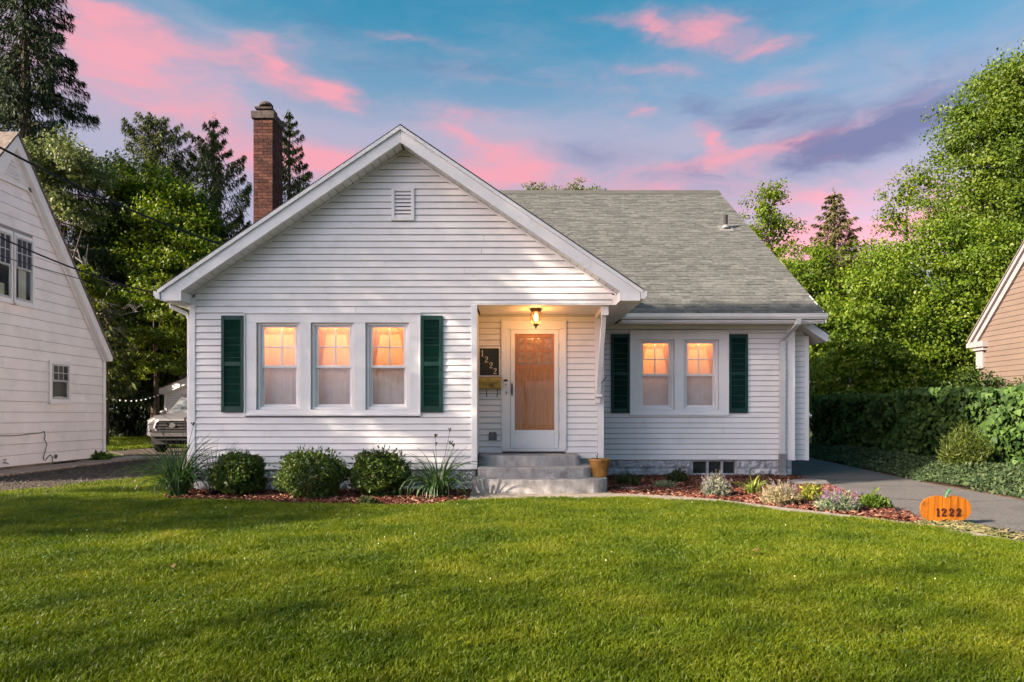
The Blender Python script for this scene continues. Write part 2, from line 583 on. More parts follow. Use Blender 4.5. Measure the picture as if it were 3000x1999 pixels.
def add_cracks(m, scale, width, dark):
    t = m.node_tree
    p = t.nodes['Principled BSDF']
    src = p.inputs['Base Color'].links[0].from_socket
    geo = N(t, 'ShaderNodeNewGeometry')
    nz = N(t, 'ShaderNodeTexNoise'); nz.inputs['Scale'].default_value = 2.2; nz.inputs['Detail'].default_value = 5
    t.links.new(geo.outputs['Position'], nz.inputs['Vector'])
    off = N(t, 'ShaderNodeVectorMath', operation='MULTIPLY_ADD')
    t.links.new(nz.outputs['Color'], off.inputs[0]); off.inputs[1].default_value = (.5, .5, 0)
    t.links.new(geo.outputs['Position'], off.inputs[2])
    vo = N(t, 'ShaderNodeTexVoronoi', feature='DISTANCE_TO_EDGE'); vo.inputs['Scale'].default_value = scale
    t.links.new(off.outputs[0], vo.inputs['Vector'])
    r = N(t, 'ShaderNodeMapRange'); r.inputs[1].default_value, r.inputs[2].default_value = width, width * .3
    t.links.new(vo.outputs['Distance'], r.inputs[0])
    mx = N(t, 'ShaderNodeMix', data_type='RGBA'); mx.inputs[7].default_value = tuple(dark) + (1,)
    t.links.new(r.outputs[0], mx.inputs[0]); t.links.new(src, mx.inputs[6]); t.links.new(mx.outputs[2], p.inputs['Base Color'])


add_cracks(asphalt, .42, .009, (.03, .029, .028))
gravel_m = mat('gravel_surface', (.10, .082, .068), .95, .3, 7, .1, bump=.9, bscale=60, stain=(.075, .06, .05), sscale=1.3, sfac=.8)
soil = mat('soil', (.060, .042, .028), .95, .3, 6, .1, bump=.8, bscale=40)
lawn_soil = mat('lawn_soil', (.035, .048, .012), .95, .3, 3, .05)
mulch_ms = [mat('mulch_red', (.17, .058, .038), .9, .3, 30, .1), mat('mulch_brown', (.085, .036, .026), .9, .3, 30, .1), mat('mulch_pale', (.30, .17, .12), .9, .3, 30, .1)]
mulch_bed_m = mat('mulch_bed', (.085, .026, .016), .95, .35, 25, .1, bump=1.0, bscale=50)

# ------------------------------------------------------------------ the ground
def sheet(name, poly, z, m, th=.03, kind='structure'):
    b = MB()
    b.plan(poly, z - th, z)
    o = b.build(name, m)
    o['kind'] = kind
    return o


sheet('ground', [(-300, -60), (300, -60), (300, 400), (-300, 400)], -.03, mat('ground_grass', (.045, .062, .018), .95, .3, .8, .05, bump=.6, bscale=30), .2)
DRIVE_L = [(-6.9, -6), (-6.95, 9.2), (-6.85, 10.7), (-6.55, 12.2), (-5.75, 14.2), (-5.55, 19), (-6.3, 23.5), (-13.6, 24.3), (-13.4, 22.6), (-11.4, 20.2), (-10.3, 18.6), (-10.3, -6)]
sheet('gravel_driveway', DRIVE_L, 0.0, gravel_m)
sheet('driveway', [(4.72, -6), (4.68, 6.4), (4.66, 7.7), (4.85, 9.1), (5.2, 11.0), (5.47, 13.0), (5.47, 30), (10.2, 30), (9.2, 21), (8.25, 18.6), (7.35, 12), (7.2, 9.6), (7.2, -6)], -.004, asphalt)
LAWN = [(-6.88, -3), (-6.93, 9.1), (-6.8, 10.7), (-6.45, 12.1), (-5.7, 13.6), (-5.45, 13.6), (-5.2, 10.4), (-4.9, 9.55), (-4.2, 9.33), (-3.05, 9.12), (-2.0, 8.92), (-1.09, 8.83), (-.55, 9.42), (.6, 9.62), (1.94, 9.60), (2.77, 9.16), (3.34, 8.32), (4.3, 7.22), (4.62, 6.4), (4.66, 5.0), (4.68, -3)]
sheet('lawn', LAWN, .004, lawn_soil)
BED_L = [(-5.2, 10.3), (-4.9, 9.6), (-4.2, 9.36), (-3.05, 9.15), (-2.0, 8.95), (-1.12, 8.87), (-.62, 9.45), (-.62, 10.7), (-5.15, 10.7)]
sheet('mulch_bed', BED_L, .014, mulch_bed_m)
BED_R = [(1.45, 10.2), (2.0, 9.98), (2.86, 9.5), (3.4, 8.72), (3.95, 8.0), (4.55, 7.35), (4.66, 7.7), (4.85, 9.1), (5.2, 11.0), (5.42, 13.1), (1.45, 13.1)]
sheet('mulch_bed', BED_R, .014, mulch_bed_m)
PATH = [(-.62, 9.47), (-.52, 9.40), (.6, 9.62), (1.94, 9.60), (2.77, 9.16), (3.34, 8.32), (4.3, 7.22), (4.62, 6.4), (4.72, 6.42), (4.5, 7.2), (3.95, 7.98), (3.4, 8.70), (2.86, 9.48), (2.4, 9.8), (2.0, 10.12), (1.42, 10.4), (1.42, 11.2), (-.62, 11.2)]
sheet('footpath', PATH, .026, concrete_path, .05)
sheet('concrete_apron', [(-10.64, -6), (-9.85, -6), (-9.85, 12.5), (-9.98, 18.3), (-8.9, 18.55), (-8.95, 18.8), (-10.64, 19.2)], .045, apron_m, .09)

# ------------------------------------------------------------------ the white house
D0, D1, DD, DW, DE = 10.64, 10.28, 11.7, 13.14, 12.6
XA, SL = -1.68, .677
F0, FD, FW = frame_front(D0), frame_front(DD), frame_front(DW)
house = thing('house', 'small white clapboard house with dark green shutters and lit windows behind the lawn', 'house', (0, D0, 0))
ROW = .1016


def wall_holes(b, u0, u1, w0, w1, holes, v0, v1):
    us = sorted({u0, u1, *[h[0] for h in holes], *[h[1] for h in holes]})
    ws = sorted({w0, w1, *[h[2] for h in holes], *[h[3] for h in holes]})
    for i in range(len(us) - 1):
        for j in range(len(ws) - 1):
            cu, cw = (us[i] + us[i + 1]) / 2, (ws[j] + ws[j + 1]) / 2
            if not any(h[0] < cu < h[1] and h[2] < cw < h[3] for h in holes):
                b.box(us[i], us[i + 1], v0, v1, ws[j], ws[j + 1])


def clapboard(fr, parent, m, lo, hi, z0, z1, proud=.022, back=.0, name='clapboard', into=None):
    """one lapped board: lo/hi give the ends at a height"""
    b = into or MB(fr)
    z1 -= .007
    dz = RD.uniform(-.0012, .0012)
    z0 += dz
    a0, a1, c0, c1 = lo(z0), lo(z1), hi(z0), hi(z1)
    if c0 - a0 < .02 and c1 - a1 < .02:
        return
    c1 = max(c1, a1 + .002); c0 = max(c0, a0 + .002)
    lip = .010
    # slanted face with a rolled lower lip, so each lap throws its own shadow line
    q = [(a0, back, z0 + .006), (c0, back, z0 + .006), (c1, back, z1 - .001), (a1, back, z1 - .001),
         (a0, proud - .004, z0), (c0, proud - .004, z0), (c0, proud, z0 + lip), (a0, proud, z0 + lip), (c1, back + .004, z1), (a1, back + .004, z1)]
    b.add(q, [(0, 1, 2, 3), (0, 4, 5, 1), (4, 7, 6, 5), (7, 9, 8, 6), (9, 3, 2, 8), (0, 3, 9, 7, 4), (1, 5, 6, 8, 2)])
    if into is None:
        b.build(name, m, parent)


def boards(fr, parent, m, z0, z1, row, lo, hi, cuts=(), **kw):
    """rows of boards between z0 and z1, broken at the cut rectangles (u0, u1, w0, w1)"""
    n = int(math.ceil((z1 - z0) / row - 1e-6))
    for i in range(n):
        a = z0 + i * row
        e = min(a + row, z1)
        mid = (a + e) / 2
        l, h = lo(a), hi(a)
        spans = [(None, None)]
        for c in sorted(cuts):
            if c[2] < mid < c[3]:
                s = spans.pop()
                spans += [(s[0], c[0]), (c[1], s[1])]
        for s in spans:
            f_lo = lo if s[0] is None else (lambda z, q=s[0]: q)
            f_hi = hi if s[1] is None else (lambda z, q=s[1]: q)
            x0, x1 = f_lo(a), f_hi(a)
            if x1 - x0 > 2.6 and RD.random() < .5:                       # butt joint
                j = RD.uniform(x0 + .8, x1 - .8)
                clapboard(fr, parent, m, f_lo, lambda z, q=j: q - .0025, a, e, **kw)
                clapboard(fr, parent, m, lambda z, q=j: q + .0025, f_hi, a, e, **kw)
            else:
                clapboard(fr, parent, m, f_lo, f_hi, a, e, **kw)


# openings (u0, u1, w0, w1)
TRI = [(-3.975, -3.301, 1.275, 2.629), (-3.128, -2.455, 1.275, 2.629), (-2.278, -1.601, 1.275, 2.629)]
TRI_C = (-4.144, -1.436, 1.20, 2.766)
DBL = [(2.444, 3.12, 1.292, 2.639), (3.30, 3.975, 1.292, 2.639)]
DBL_C = (2.28, 4.146, 1.197, 2.806)
DOOR_C = (-.17, .916, .62, 2.808)
VENT = (-1.872, -1.516, 4.213, 4.72)


def rake_lo(z):
    return max(-4.93, XA - (5.30 - z) / SL)


def rake_hi(z):
    return min(1.56, XA + (5.30 - z) / SL)


# cores of the walls
b = MB(F0)
wall_holes(b, -5.0, -.565, .335, 2.92, TRI, -.10, 0)
b.prism([(-5.0, 2.92), (1.56, 2.92), (1.56, 3.10), (XA, 5.29), (-5.0, 3.05)], -.10, 0)
b.box(-.68, -.59, -1.06, -.1, 0, 2.92)                       # side wall of the porch recess
b.box(-5.0, -4.9, -14, -.1, 0, 2.95)                              # left wall
b.box(1.46, 1.56, -1.6, -.1, 2.93, 3.08)
b.build('wall', wall_core, house)
b = MB(FD)
b.box(-.60, 1.57, -.1, 0, .0, 2.92)
b.box(1.47, 1.57, -1.44, -.1, 0, 2.95)
b.build('wall', wall_core, house)
b = MB(FW)
wall_holes(b, 1.57, 5.42, .33, 2.95, DBL, -.1, 0)
b.box(5.32, 5.42, -12, -.1, 0, 2.95)
b.box(-5.0, 5.42, -12.1, -12, 0, 2.95)
b.build('wall', wall_core, house)

# clapboards
boards(F0, house, vinyl, .344, 2.884, ROW, lambda z: -4.93, lambda z: -.638, [TRI_C])
clapboard(F0, house, vinyl, lambda z: -4.93, lambda z: -.638, 2.884, 2.986)
clapboard(F0, house, vinyl, lambda z: -.636, lambda z: 1.555, 2.925, 2.986)
boards(F0, house, vinyl, 2.986, 5.30, ROW, rake_lo, rake_hi, [VENT])
boards(FD, house, vinyl, .548, 2.91, ROW, lambda z: -.566, lambda z: 1.46, [DOOR_C])
clapboard(FD, house, vinyl, lambda z: 1.05, lambda z: 1.46, .445, .548)
boards(FW, house, vinyl, .33, 2.84, ROW, lambda z: 1.62, lambda z: 5.30, [DBL_C])
b = MB(FW); b.box(1.60, 5.36, 0, .02, 2.845, 2.935); b.build('frieze_board', trim, house)

# the driveway side of the house, seen only as the light it throws on the neighbour
FS = frame_left(-5.0)
b = MB(FS)
for i in range(25):
    clapboard(FS, None, None, lambda z: D0 + .09, lambda z: 22.6, .344 + i * ROW, .344 + (i + 1) * ROW, into=b)
b.build('side_clapboards', vinyl, house, kind='stuff')

# corner posts and trims
for fr, u0, u1, w0, w1 in ((F0, -5.016, -4.926, .33, 3.02), (F0, -.638, -.540, .35, 2.92), (FD, 1.462, 1.572, .445, 2.90), (FW, 5.29, 5.44, .32, 2.93)):
    b = MB(fr); b.bbox(u0, u1, -.02, .03, w0, w1); b.build('corner_post', trim, house)
b = MB(F0); b.box(-.54, 1.56, -1.06, .0, 2.905, 2.92); b.box(-.636, 1.565, .0, .022, 2.905, 2.925); b.build('porch_ceiling', soffit_m, house)
b = MB(F0); b.box(1.561, 1.625, -2.5, .021, 2.906, 3.06); b.build('porch_beam', trim, house)
b = MB(F0); b.box(-.590, -.566, -1.04, -.03, .53, 2.905); b.build('recess_wall', vinyl, house)

# front gable roof, fascia, soffit
b = MB(F0)
for s in (-1, 1):
    e = XA + s * 3.66
    ze = 5.574 - SL * 3.66
    b.prism([(XA, 5.574), (e, ze), (e, ze - .03), (XA, 5.544)], -6.0, .37)
    b.prism([(XA, 5.544), (e - s * .04, ze - .005), (e - s * .04, ze - .09), (XA, 5.46)], -6.0, .30)
b.build('gable_roof', roof_dark, house)
for s in (-1, 1):
    X = lambda d: XA + s * d
    b = MB(F0)
    b.prism([(X(.001), 5.545), (X(.001), 5.30), (X(3.306), 3.062), (X(3.62), 3.062), (X(3.635), 3.083)], .305, .36)
    b.build('fascia', fascia_m, house)
    b = MB(F0)
    b.prism([(X(.001), 5.543), (X(.001), 5.485), (X(3.635), 5.485 - SL * 3.635), (X(3.655), 5.543 - SL * 3.655)], .362, .392)
    b.build('drip_edge', gutter_m, house)
    b = MB(F0)
    lo_, hi_ = sorted((X(3.306), X(3.61)))
    b.box(lo_, hi_, -.02, .358, 2.917, 3.061)
    b.box(lo_ if s > 0 else lo_, hi_, -2.6, -.021, 2.917, 3.02)
    b.build('cornice_return', fascia_m, house)
    b = MB(F0)                                                       # bead where the soffit meets the wall
    b.prism([(X(.0), 5.315), (X(.0), 5.285), (X(3.30), 5.285 - SL * 3.30), (X(3.30), 5.315 - SL * 3.30)], .018, .034)
    b.build('rake_bead', trim, house)
ang = math.atan(SL)
b = MB(); b.box(-.060, .060, -.150, .150, -.006, .006); b.box(.060, .0675, -.150, .150, .003, .006); b.box(-.058, -.052, -.150, .150, -.0095, -.006); b.box(-.006, 0, -.150, .150, -.0085, -.006)
sof_me = b.mesh('soffit_panel', soffit_m)
for s in (-1, 1):
    for k in range(33):
        d = (.085 + k * .1345) * math.cos(ang)
        if d > 3.33: break
        o = link('soffit_panel', sof_me, house)
        o.location = (XA + s * d, D0 - .155 - D0, 5.327 - SL * d)
        o.rotation_euler = (0, s * ang, 0)
# gable vent
b = MB(F0)
u0, u1, w0, w1 = VENT
for q in ((u0, u0 + .05, w0, w1), (u1 - .05, u1, w0, w1), (u0 + .05, u1 - .05, w0, w0 + .05), (u0 + .05, u1 - .05, w1 - .05, w1)):
    b.bbox(q[0], q[1], 0, .045, q[2], q[3])
b.box(u0 + .01, u1 - .01, -.0, .006, w0 + .01, w1 - .01, 1)
vent = b.build('gable_vent', [vinyl, unlit_back], house)
for k in range(7):
    z = w0 + .055 + k * (w1 - w0 - .10) / 7
    b = MB(F0)
    b.add([(u0 + .05, .010, z + .050), (u1 - .05, .010, z + .050), (u1 - .05, .034, z + .004), (u0 + .05, .034, z + .004),
           (u0 + .05, .008, z + .042), (u1 - .05, .008, z + .042), (u1 - .05, .032, z - .002), (u0 + .05, .032, z - .002)],
          [(0, 1, 2, 3), (4, 7, 6, 5), (3, 2, 6, 7), (0, 4, 5, 1), (0, 3, 7, 4), (1, 5, 6, 2)])
    b.build('louvre_slat', vinyl, vent)

# gutters, eaves, downspouts
def k_gutter(fr, u0, u1, v, w):
    b = MB(fr)
    b.side([(v, w), (v + .015, w), (v + .015, w - .012), (v + .012, w - .09), (v + .07, w - .09), (v + .10, w - .045), (v + .10, w - .01), (v + .112, w - .01), (v + .112, w + .006), (v + .088, w + .006), (v + .088, w - .04), (v + .06, w - .08), (v + .0, w - .10)], u0, u1)
    return b


k_gutter(frame_front(DE), 2.0, 5.79, .0, 3.045).build('gutter', gutter_m, house)
b = MB(frame_front(DE))
b.box(2.0, 5.76, -.03, -.002, 2.885, 3.05)
b.box(2.0, 5.74, -.5, -.03, 2.925, 2.94)
b.side([(-.002, 2.895), (.03, 2.915), (.03, 2.94), (-.002, 2.94)], 2.02, 5.75)
b.build('eave_fascia', fascia_m, house)
b = MB(frame_left(-5.30)); b.side([(0, 3.04), (.09, 3.06), (.09, 2.99), (.05, 2.94), (0, 2.94)], D1 - .02, 14.7); b.build('gutter', gutter_m, house)
b = MB(frame_right(1.94)); b.side([(0, 3.04), (.09, 3.06), (.09, 2.99), (.05, 2.94), (0, 2.94)], D1 - .02, 12.5); b.build('gutter', gutter_m, house)
b = MB(); b.tube([(-5.33, 10.66, 2.95), (-5.32, 10.66, 2.88), (-5.10, 10.70, 2.78), (-5.055, 10.70, 2.70), (-5.055, 10.70, .3)], .035, 8); b.build('downspout', gutter_m, house)


def flat_pipe(path, hw, hd):
    b = MB()
    rings = [[(x - hw, y - hd, z + o), (x + hw, y - hd, z + o), (x + hw, y + hd, z + o), (x - hw, y + hd, z + o)] for x, y, z, o in path]
    return b.loft(rings)


flat_pipe([(5.235, 12.54, 2.97, 0), (5.235, 12.55, 2.87, 0), (5.22, 12.6, 2.83, 0), (5.14, 12.98, 2.63, 0), (5.135, 13.04, 2.58, 0), (5.30, 13.075, 2.50, 0)], .042, .034)
b = flat_pipe([(5.26, 12.54, 2.96, 0), (5.255, 12.55, 2.86, 0), (5.24, 12.62, 2.815, 0), (5.19, 12.98, 2.655, 0), (5.17, 13.05, 2.60, 0), (5.17, 13.06, .42, 0)], .045, .034)
b.build('downspout', downspout_m, house)
b = flat_pipe([(5.17, 13.06, .45, 0), (5.17, 13.06, .12, 0), (5.15, 12.98, .05, 0), (5.10, 12.8, .03, 0)], .055, .045)
b.build('downspout_shoe', mat('drain_grey', (.22, .22, .23), .5), house)
b = MB(FW)
for z in (.8, 1.9): b.box(5.12, 5.22, .03, .118, z, z + .03)
b.build('downspout_strap', downspout_m, house)

# side bump with its own small roof, right of the wing
FB = frame_front(13.4)
b = MB(FB); b.prism([(5.40, .30), (5.80, .30), (5.80, 2.74), (5.56, 2.91), (5.40, 3.02)], -4.5, 0); b.build('wall', wall_core, house)
boards(FB, house, vinyl, .31, 2.92, ROW, lambda z: 5.43, lambda z: min(5.735, 5.56 + (2.91 - z) / .68 + .01))
b = MB(FB); b.bbox(5.735, 5.82, -.04, .03, .30, 2.74); b.build('corner_post', trim, house)
b = MB(FB)
b.prism([(5.40, 3.06), (6.05, 2.625), (6.05, 2.60), (5.40, 3.02)], -4.6, .28)
b.build('soffit', soffit_m, house)
b = MB(FB); b.prism([(5.40, 3.18), (6.07, 2.73), (6.06, 2.60), (6.02, 2.60), (5.40, 3.02)], .282, .32); b.build('fascia', fascia_m, house)
b = MB(FB); b.prism([(5.40, 3.21), (6.09, 2.75), (6.09, 2.725), (5.40, 3.185)], -4.6, .33); b.build('gable_roof', roof_dark, house)

# main roof
S2 = .669
a2 = math.atan(S2)
b = MB()
zr = 7.473
b.side([(DE - .02, 3.050), (19.17, zr - .03), (25.8, 3.05), (25.8, 2.95), (19.17, zr - .14), (DE - .02, 2.95)], -5.3, 5.76)
roof = b.build('roof', roof_dark, house)
props(roof)
b = MB(); b.side([(18.9, zr - .155), (19.17, zr + .03), (19.44, zr - .155), (19.44, zr - .175), (19.17, zr + .005), (18.9, zr - .175)], -2.6, 5.80); b.build('ridge_cap', roof_dark, roof)
b = MB(frame_right(5.76)); b.side([(0, 0)] * 3, 0, 0) if 0 else None
b = MB(); b.side([(DE - .05, 3.045), (19.17, zr - .03), (19.17, zr - .19), (DE - .05, 2.89)], 5.762, 5.785); b.build('rake_board', trim, roof)
# shingles: one by one
b = MB(); b.hexa([(0, 0, 0), (1, 0, 0), (1, .20, -.004), (0, .20, -.004), (0, 0, 1), (1, 0, 1), (1, .20, .25), (0, .20, .25)])
sh_me = [b.mesh('shingle', m) for m in shingle_ms]
EXPO = .135
ca, sa = math.cos(a2), math.sin(a2)
rows, k, n_parts = [], 0, 0
s = 0.0
eave_y, eave_z = DE - .03, 3.05
stuff = MB()
while s < 7.86:
    y, z = eave_y + s * ca, eave_z + s * sa
    xl = max(XA + (5.60 - z) / SL - .12, -2.6) if z < 5.6 else -2.6
    x = 5.79 - RD.random() * .1
    first = True
    while x > xl:
        w = RD.choice((.11, .15, .19, .24, .30))
        x0 = max(x - w, xl)
        if first: x1 = 5.79; first = False
        else: x1 = x
        th = RD.choice((.007, .008, .013, .014))
        mi = RD.choices((0, 1, 2), (5, 3, 3))[0]
        dy = RD.uniform(-.004, .004)
        if n_parts < 292:
            o = link('shingle', sh_me[mi], roof)
            o.location = (x0 - 0, y - D0 + dy, z)
            o.scale = (x1 - x0 - .003, 1, th)
            o.rotation_euler = (a2, 0, 0)
            n_parts += 1
        else:
            u0, u1 = x0, x1 - .003
            P = [(0, 0), (.20, -.004), (0, th), (.20, th * .25)]
            Q = [(y + p * ca - q * sa, z + p * sa + q * ca) for p, q in P]
            stuff.hexa([(u0, *Q[0]), (u1, *Q[0]), (u1, *Q[1]), (u0, *Q[1]), (u0, *Q[2]), (u1, *Q[2]), (u1, *Q[3]), (u0, *Q[3])], mi)
        x = x0
    s += EXPO
stuff.build('shingle_courses', shingle_ms, roof, kind='stuff')
# vent pipe on the roof
vp = at(2126, 672, 16.5)
b = MB(); b.lathe([(.001, .0), (.05, .0), (.05, .36), (.03, .36), (.03, .1)], vp[0], vp[1], 12)
b.v = [(x, y, z + vp[2] - .02) for x, y, z in b.v]
b.build('vent_pipe', mat('vent_lead', (.018, .018, .02), .7), roof)
b = MB(); b.box(vp[0] - .16, vp[0] + .16, vp[1] - .16, vp[1] + .16, 0, .014)
b.v = [(x, y, z + vp[2] + (y - vp[1]) * S2 + .018) for x, y, z in b.v]
b.lathe([(.10, vp[2] + .02), (.055, vp[2] + .10)], vp[0], vp[1], 12)
b.build('flashing', mat('flashing_grey', (.16, .16, .16), .5), roof)

# chimney: bricks on a mortar core
CHX0, CHX1, CHY0, CHY1 = -5.648, -5.225, 14.9, 15.56
b = MB(); b.box(CHX0 + .008, CHX1 - .008, CHY0 + .008, CHY1 - .008, 0, 7.64)
chimney = b.build('chimney', mortar_m, house)
bw, bh, cr = .2, .059, .0685
b = MB(); b.box(0, 1, 0, 1, 0, bh)
br_me = [b.mesh('brick', m) for m in brick_ms]
z, row = 4.55, 0
nb = 0
back = MB()
while z + bh < 7.66:
    off = (row % 2) * .105
    j = lambda: RD.uniform(-.004, .004)
    # street face
    xs = [CHX0] + [CHX0 + .105 * (row % 2) + .21 * q for q in range(0 if row % 2 else 1, 3) if CHX0 + .05 < CHX0 + .105 * (row % 2) + .21 * q < CHX1 - .05] + [CHX1]
    for p, q in zip(xs[:-1], xs[1:]):
        o = link('brick', RD.choice(br_me), chimney)
        o.location = (p + .005, CHY0 - D0 + j(), z); o.scale = (q - p - .010, .09, 1)
    ys = [CHY0 + .095] + [CHY0 + .095 + (.105 if row % 2 else .21) + .21 * q for q in range(4) if CHY0 + .095 + (.105 if row % 2 else .21) + .21 * q < CHY1 - .04] + [CHY1]
    for p, q in zip(ys[:-1], ys[1:]):
        if z > 5.0:
            o = link('brick', RD.choice(br_me), chimney)
            o.location = (CHX1 - .09 + j(), p + .005 - D0, z); o.scale = (.09, q - p - .010, 1)
        back.box(CHX0 + RD.uniform(-.003, .003), CHX0 + .09, p + .005, q - .005, z, z + bh, RD.randrange(3))
    z += cr; row += 1
back.build('brick_courses', brick_ms, chimney, kind='stuff')
b = MB()
zz = 7.655
b.loft([[(CHX0 - e, CHY0 - e, h), (CHX1 + e, CHY0 - e, h), (CHX1 + e, CHY1 + e, h), (CHX0 - e, CHY1 + e, h)] for e, h in ((.0, zz), (.035, zz + .01), (.037, zz + .15), (.03, zz + .165), (-.02, zz + .19))])
b.build('chimney_cap', sooty, chimney)
fx = CHX0 + .21
b = MB()
b.loft([[(fx - e, 15.1 - e, h), (fx + e, 15.1 - e, h), (fx + e, 15.1 + e, h), (fx - e, 15.1 + e, h)] for e, h in ((.15, 7.83), (.14, 7.885), (.18, 7.89), (.19, 7.93), (.13, 7.95), (.11, 7.95))])
b.build('flue_collar', sooty, chimney)
b = MB(); b.lathe([(.10, 7.93), (.085, 7.99), (.15, 8.0), (.155, 8.03), (.12, 8.075), (.06, 8.11), (.001, 8.12)], fx, 15.1, 14); b.build('flue_cap', sooty, chimney)

# ---- windows
GRILLE_FILL, ROOM_LIGHT = .5, 2.9


def lamp(name, loc, sx, sy, power, col, aim):
    d = bpy.data.lights.new(name, 'AREA')
    d.shape, d.size, d.size_y, d.energy, d.color = 'RECTANGLE', sx, sy, power, col
    o = bpy.data.objects.new(name, d)
    o.location = loc
    o.rotation_euler = Vector(aim).to_track_quat('-Z', 'Y').to_euler()
    COL.objects.link(o)
    return o


def frame_bars(b, u0, u1, w0, w1, t, v0, v1, tb=None, tt=None, mi=0):
    tb = tb or t; tt = tt or t
    b.bbox(u0, u0 + t, v0, v1, w0, w1, .004, mi)
    b.bbox(u1 - t, u1, v0, v1, w0, w1, .004, mi)
    b.bbox(u0 + t, u1 - t, v0, v1 - .001, w0, w0 + tb, .004, mi)
    b.bbox(u0 + t, u1 - t, v0, v1 - .001, w1 - tt, w1, .004, mi)


def sash_window(fr, y, parent, op, seed, lit=True):
    u0, u1, w0, w1 = op
    r = random.Random(seed)
    b = MB(fr)
    frame_bars(b, u0, u1, w0, w1, .045, -.13, -.018, .04, .035)
    frame_bars(b, u0 + .045, u1 - .045, w0 + .04, w1 - .035, .018, -.12, -.045, .012, .015)
    for q in ((u0, u0 + .012), (u1 - .012, u1)): b.box(q[0], q[1], -.36, -.131, w0, w1)
    b.box(u0 + .012, u1 - .012, -.36, -.131, w0, w0 + .012); b.box(u0 + .012, u1 - .012, -.36, -.131, w1 - .012, w1)
    win = b.build('window', trim, parent)
    U0, U1 = u0 + .064, u1 - .064
    mid = w0 + (w1 - w0) * .506
    # lower sash behind, upper sash in front of it as on a double-hung
    b = MB(fr); frame_bars(b, U0, U1, w0 + .052, mid + .004, .026, -.10, -.075, .034, .030); b.build('lower_sash', trim, win)
    b = MB(fr); frame_bars(b, U0, U1, mid - .03, w1 - .05, .030, -.072, -.050, .040, .018); b.build('upper_sash', trim, win)
    gu0, gu1, gw0, gw1 = U0 + .030, U1 - .030, mid + .010, w1 - .068
    um, wm = (gu0 + gu1) / 2, (gw0 + gw1) / 2
    # the white grille hangs inside, just behind the upper panes
    b = MB(fr); b.bbox(um - .013, um + .013, -.176, -.160, gw0 - .03, gw1 + .02, .003); b.bbox(gu0 - .02, um - .0135, -.176, -.161, wm - .013, wm + .013, .003); b.bbox(um + .0135, gu1 + .02, -.176, -.161, wm - .013, wm + .013, .003)
    b.build('muntin', trim, win)
    for p, q, s_, t_ in ((gu0, um, gw0, wm), (um, gu1, gw0, wm), (gu0, um, wm, gw1), (um, gu1, wm, gw1)):
        b = MB(fr); b.add([(p, -.059, s_), (q, -.059, s_), (q, -.059, t_), (p, -.059, t_)], [(0, 1, 2, 3)]); b.build('pane', glass, win)
    b = MB(fr); b.add([(U0 + .026, -.087, w0 + .086), (U1 - .026, -.087, w0 + .086), (U1 - .026, -.087, mid - .026), (U0 + .026, -.087, mid - .026)], [(0, 1, 2, 3)]); b.build('pane', glass, win)
    # sheer curtain with folds, a drape tied to one side
    b = MB(fr)
    n = 40
    amp, ph, kf = r.uniform(.002, .004), r.uniform(0, 6), r.uniform(5, 8)
    vs_, fs = [], []
    for i in range(n + 1):
        u = u0 + .013 + (u1 - u0 - .026) * i / n
        v = -.235 + amp * math.sin(ph + kf * i / n * 6.28 + .8 * math.sin(i * .9))
        vs_ += [(u, v, mid - .06), (u, v + r.uniform(-.002, .002), w1 - .013)]
    fs = [(2 * i, 2 * i + 2, 2 * i + 3, 2 * i + 1) for i in range(n)]
    b.add(vs_, fs)
    b.build('curtain', upper_curtain_m, win, smooth=True)
    b = MB(fr)
    b.add([(u, v + .014 + .002 * math.sin(i * 1.3), (mid - .012 if i % 2 else w0 + .013)) for i, (u, v, w) in enumerate(vs_)], fs)
    b.build('cafe_curtain', cafe_curtain_m, win, smooth=True)
    for side in (0, 1):
        b = MB(fr)
        vs_ = []
        m_ = 10
        tie = r.uniform(.8, 1.2)
        for jw in range(9):
            t = jw / 8
            w = w1 - .06 - t * (w1 - mid + .02)
            wd = (.30 - .22 * min(1, t / tie)) if t < tie else (.08 + .09 * (t - tie) / (1 - tie))
            wd *= .62
            for i in range(m_ + 1):
                du = wd * i / m_
                u = (u0 + .014 + du) if side == 0 else (u1 - .014 - du)
                vs_.append((u, -.222 + .004 * math.sin(i * 1.9 + seed), w))
        fs = [(a * (m_ + 1) + i, a * (m_ + 1) + i + 1, (a + 1) * (m_ + 1) + i + 1, (a + 1) * (m_ + 1) + i) for a in range(8) for i in range(m_)]
        b.add(vs_, fs)
        if r.random() < .75: b.build('drape', upper_curtain_m, win, smooth=True)
    b = MB(fr); b.box(u0 + .014, u1 - .014, -.232, -.226, w1 - .15, w1 - .05); b.build('valance', upper_curtain_m, win)
    if lit:
        c = fr((u0 + u1) / 2, -.142, w1 - .016)
        room = lamp('room_lamp', fr((u0 + u1) / 2 + r.uniform(-.12, .12), -.86, w1 - .12), .4, .3, ROOM_LIGHT * r.uniform(.85, 1.15), (1.0, .42, .15), (0, -1, -.12))
        o = lamp('grille_fill', c, u1 - u0 - .14, .03, GRILLE_FILL * r.uniform(.85, 1.15), (1.0, .45, .15), (0, .42, -1))  # hidden strip light added behind the head frame to brighten the white grille
    return win


